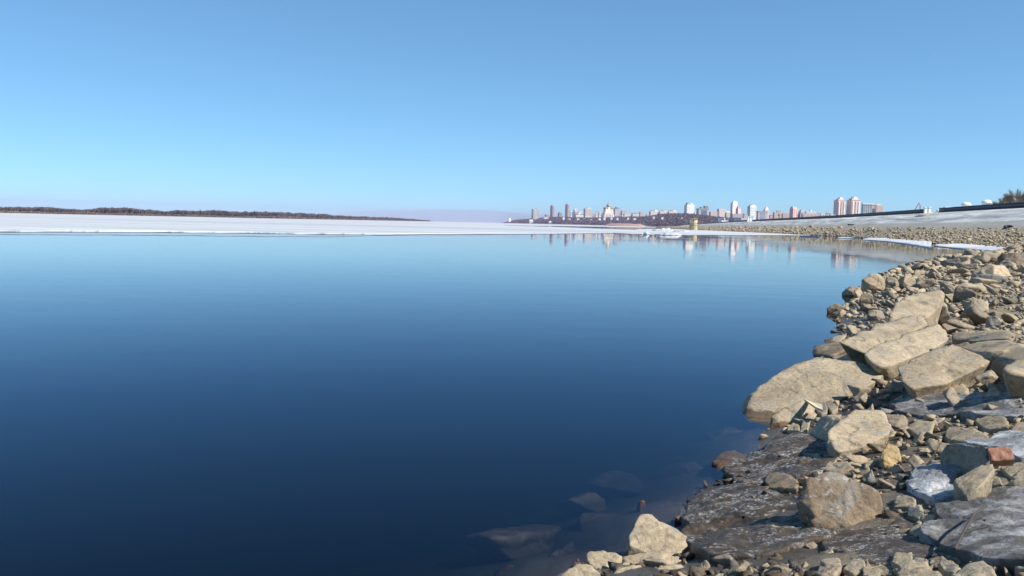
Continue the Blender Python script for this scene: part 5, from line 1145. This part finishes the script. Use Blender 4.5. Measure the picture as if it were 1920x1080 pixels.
# ------------------------------------------------------------------ small things on the bank
def stick(name, label, pts, r, mat, cat):
    b = WG(*pts[0]); mb = MB(); P_ = [WG(*q) - b for q in pts]
    for k in range(len(P_) - 1): mb.bar(P_[k].tolist(), P_[k + 1].tolist(), r * (1 - .3 * k / len(P_)), r * (1 - .3 * (k + 1) / len(P_)), 6)
    o = mb.build(name, mat, loc=b.tolist()); tag(o, label, cat); return o
STRAW = plain('straw', (.55, .45, .26), .8, .15, 5); WOODP = plain('split_wood', (.60, .50, .33), .8, .15, 12); DTW = plain('dark_twig', (.05, .045, .04), .9, .2, 10)
stick('straw', 'thin pale straw leaning between stones above the ice hump', [(1747, 858, .03), (1758, 842, .10), (1764, 828, .16)], .0035, STRAW, 'straw')
stick('twig', 'forked dark twig frozen on the large ice patch', [(1790, 1030, .10), (1806, 1000, .11), (1826, 965, .12), (1850, 948, .12)], .007, DTW, 'twig')
stick('twig', 'short dark twig branching beside the forked one', [(1804, 1002, .11), (1830, 992, .12), (1852, 988, .12)], .006, DTW, 'twig')
stick('straw', 'short white straw lying at the bottom edge by the tan stones', [(1634, 1066, .05), (1655, 1060, .06)], .004, STRAW, 'straw')
mb = MB(); b_ = WG(1508, 748, .14); P_ = [WG(x, y, .14) - b_ for x, y in ((1508, 748), (1522, 754), (1541, 757), (1543, 768), (1530, 763))]
T_ = np.array(P_); mb.add(np.concatenate([T_, T_ - [0, 0, .02]]), [tuple(range(5)), tuple(range(9, 4, -1))] + [(k, (k + 1) % 5, 5 + (k + 1) % 5, 5 + k)[::-1] for k in range(5)])
o = mb.build('wood_splinter', WOODP, loc=b_.tolist()); tag(o, 'pale split piece of board on the pointed stained rock', 'board')

# ------------------------------------------------------------------ air
mb = MB(); mb.box(-9400, 9400, -1000, 9400, -5.5, 125)
m = bpy.data.materials.new('haze_air'); m.use_nodes = True; nt = m.node_tree; nt.nodes.clear()
out = nd(nt, 'ShaderNodeOutputMaterial'); pv = nd(nt, 'ShaderNodeVolumePrincipled')
pv.inputs['Color'].default_value = (0.42, 0.345, 0.58, 1); pv.inputs['Density'].default_value = 0.00007; pv.inputs['Anisotropy'].default_value = 0.0
nt.links.new(pv.outputs[0], out.inputs['Volume'])
o = mb.build('haze', m); tag(o, 'thin bluish haze over the river', 'haze', kind='stuff')
# low bank of smoke behind the end of the island
D, F = ico(5); V = D * np.array([1500, 800, 114.]); V[:, 2] = np.maximum(V[:, 2] * (1 + .25 * fbm(V * .0016, 3, 21)), .4)
m = bpy.data.materials.new('smoke_air'); m.use_nodes = True; nt = m.node_tree; nt.nodes.clear()
out = nd(nt, 'ShaderNodeOutputMaterial'); pv = nd(nt, 'ShaderNodeVolumePrincipled')
pv.inputs['Color'].default_value = (0.47, 0.40, 0.52, 1); pv.inputs['Density'].default_value = 0.00042
nt.links.new(pv.outputs[0], out.inputs['Volume'])
c = WD(880, 415, 8300)
o = link('smoke', fast_mesh('smoke', V, F, smooth=True), m, loc=(c[0], c[1], 0)); tag(o, 'low mauve bank of smoke on the horizon beyond the island', 'smoke', kind='stuff')
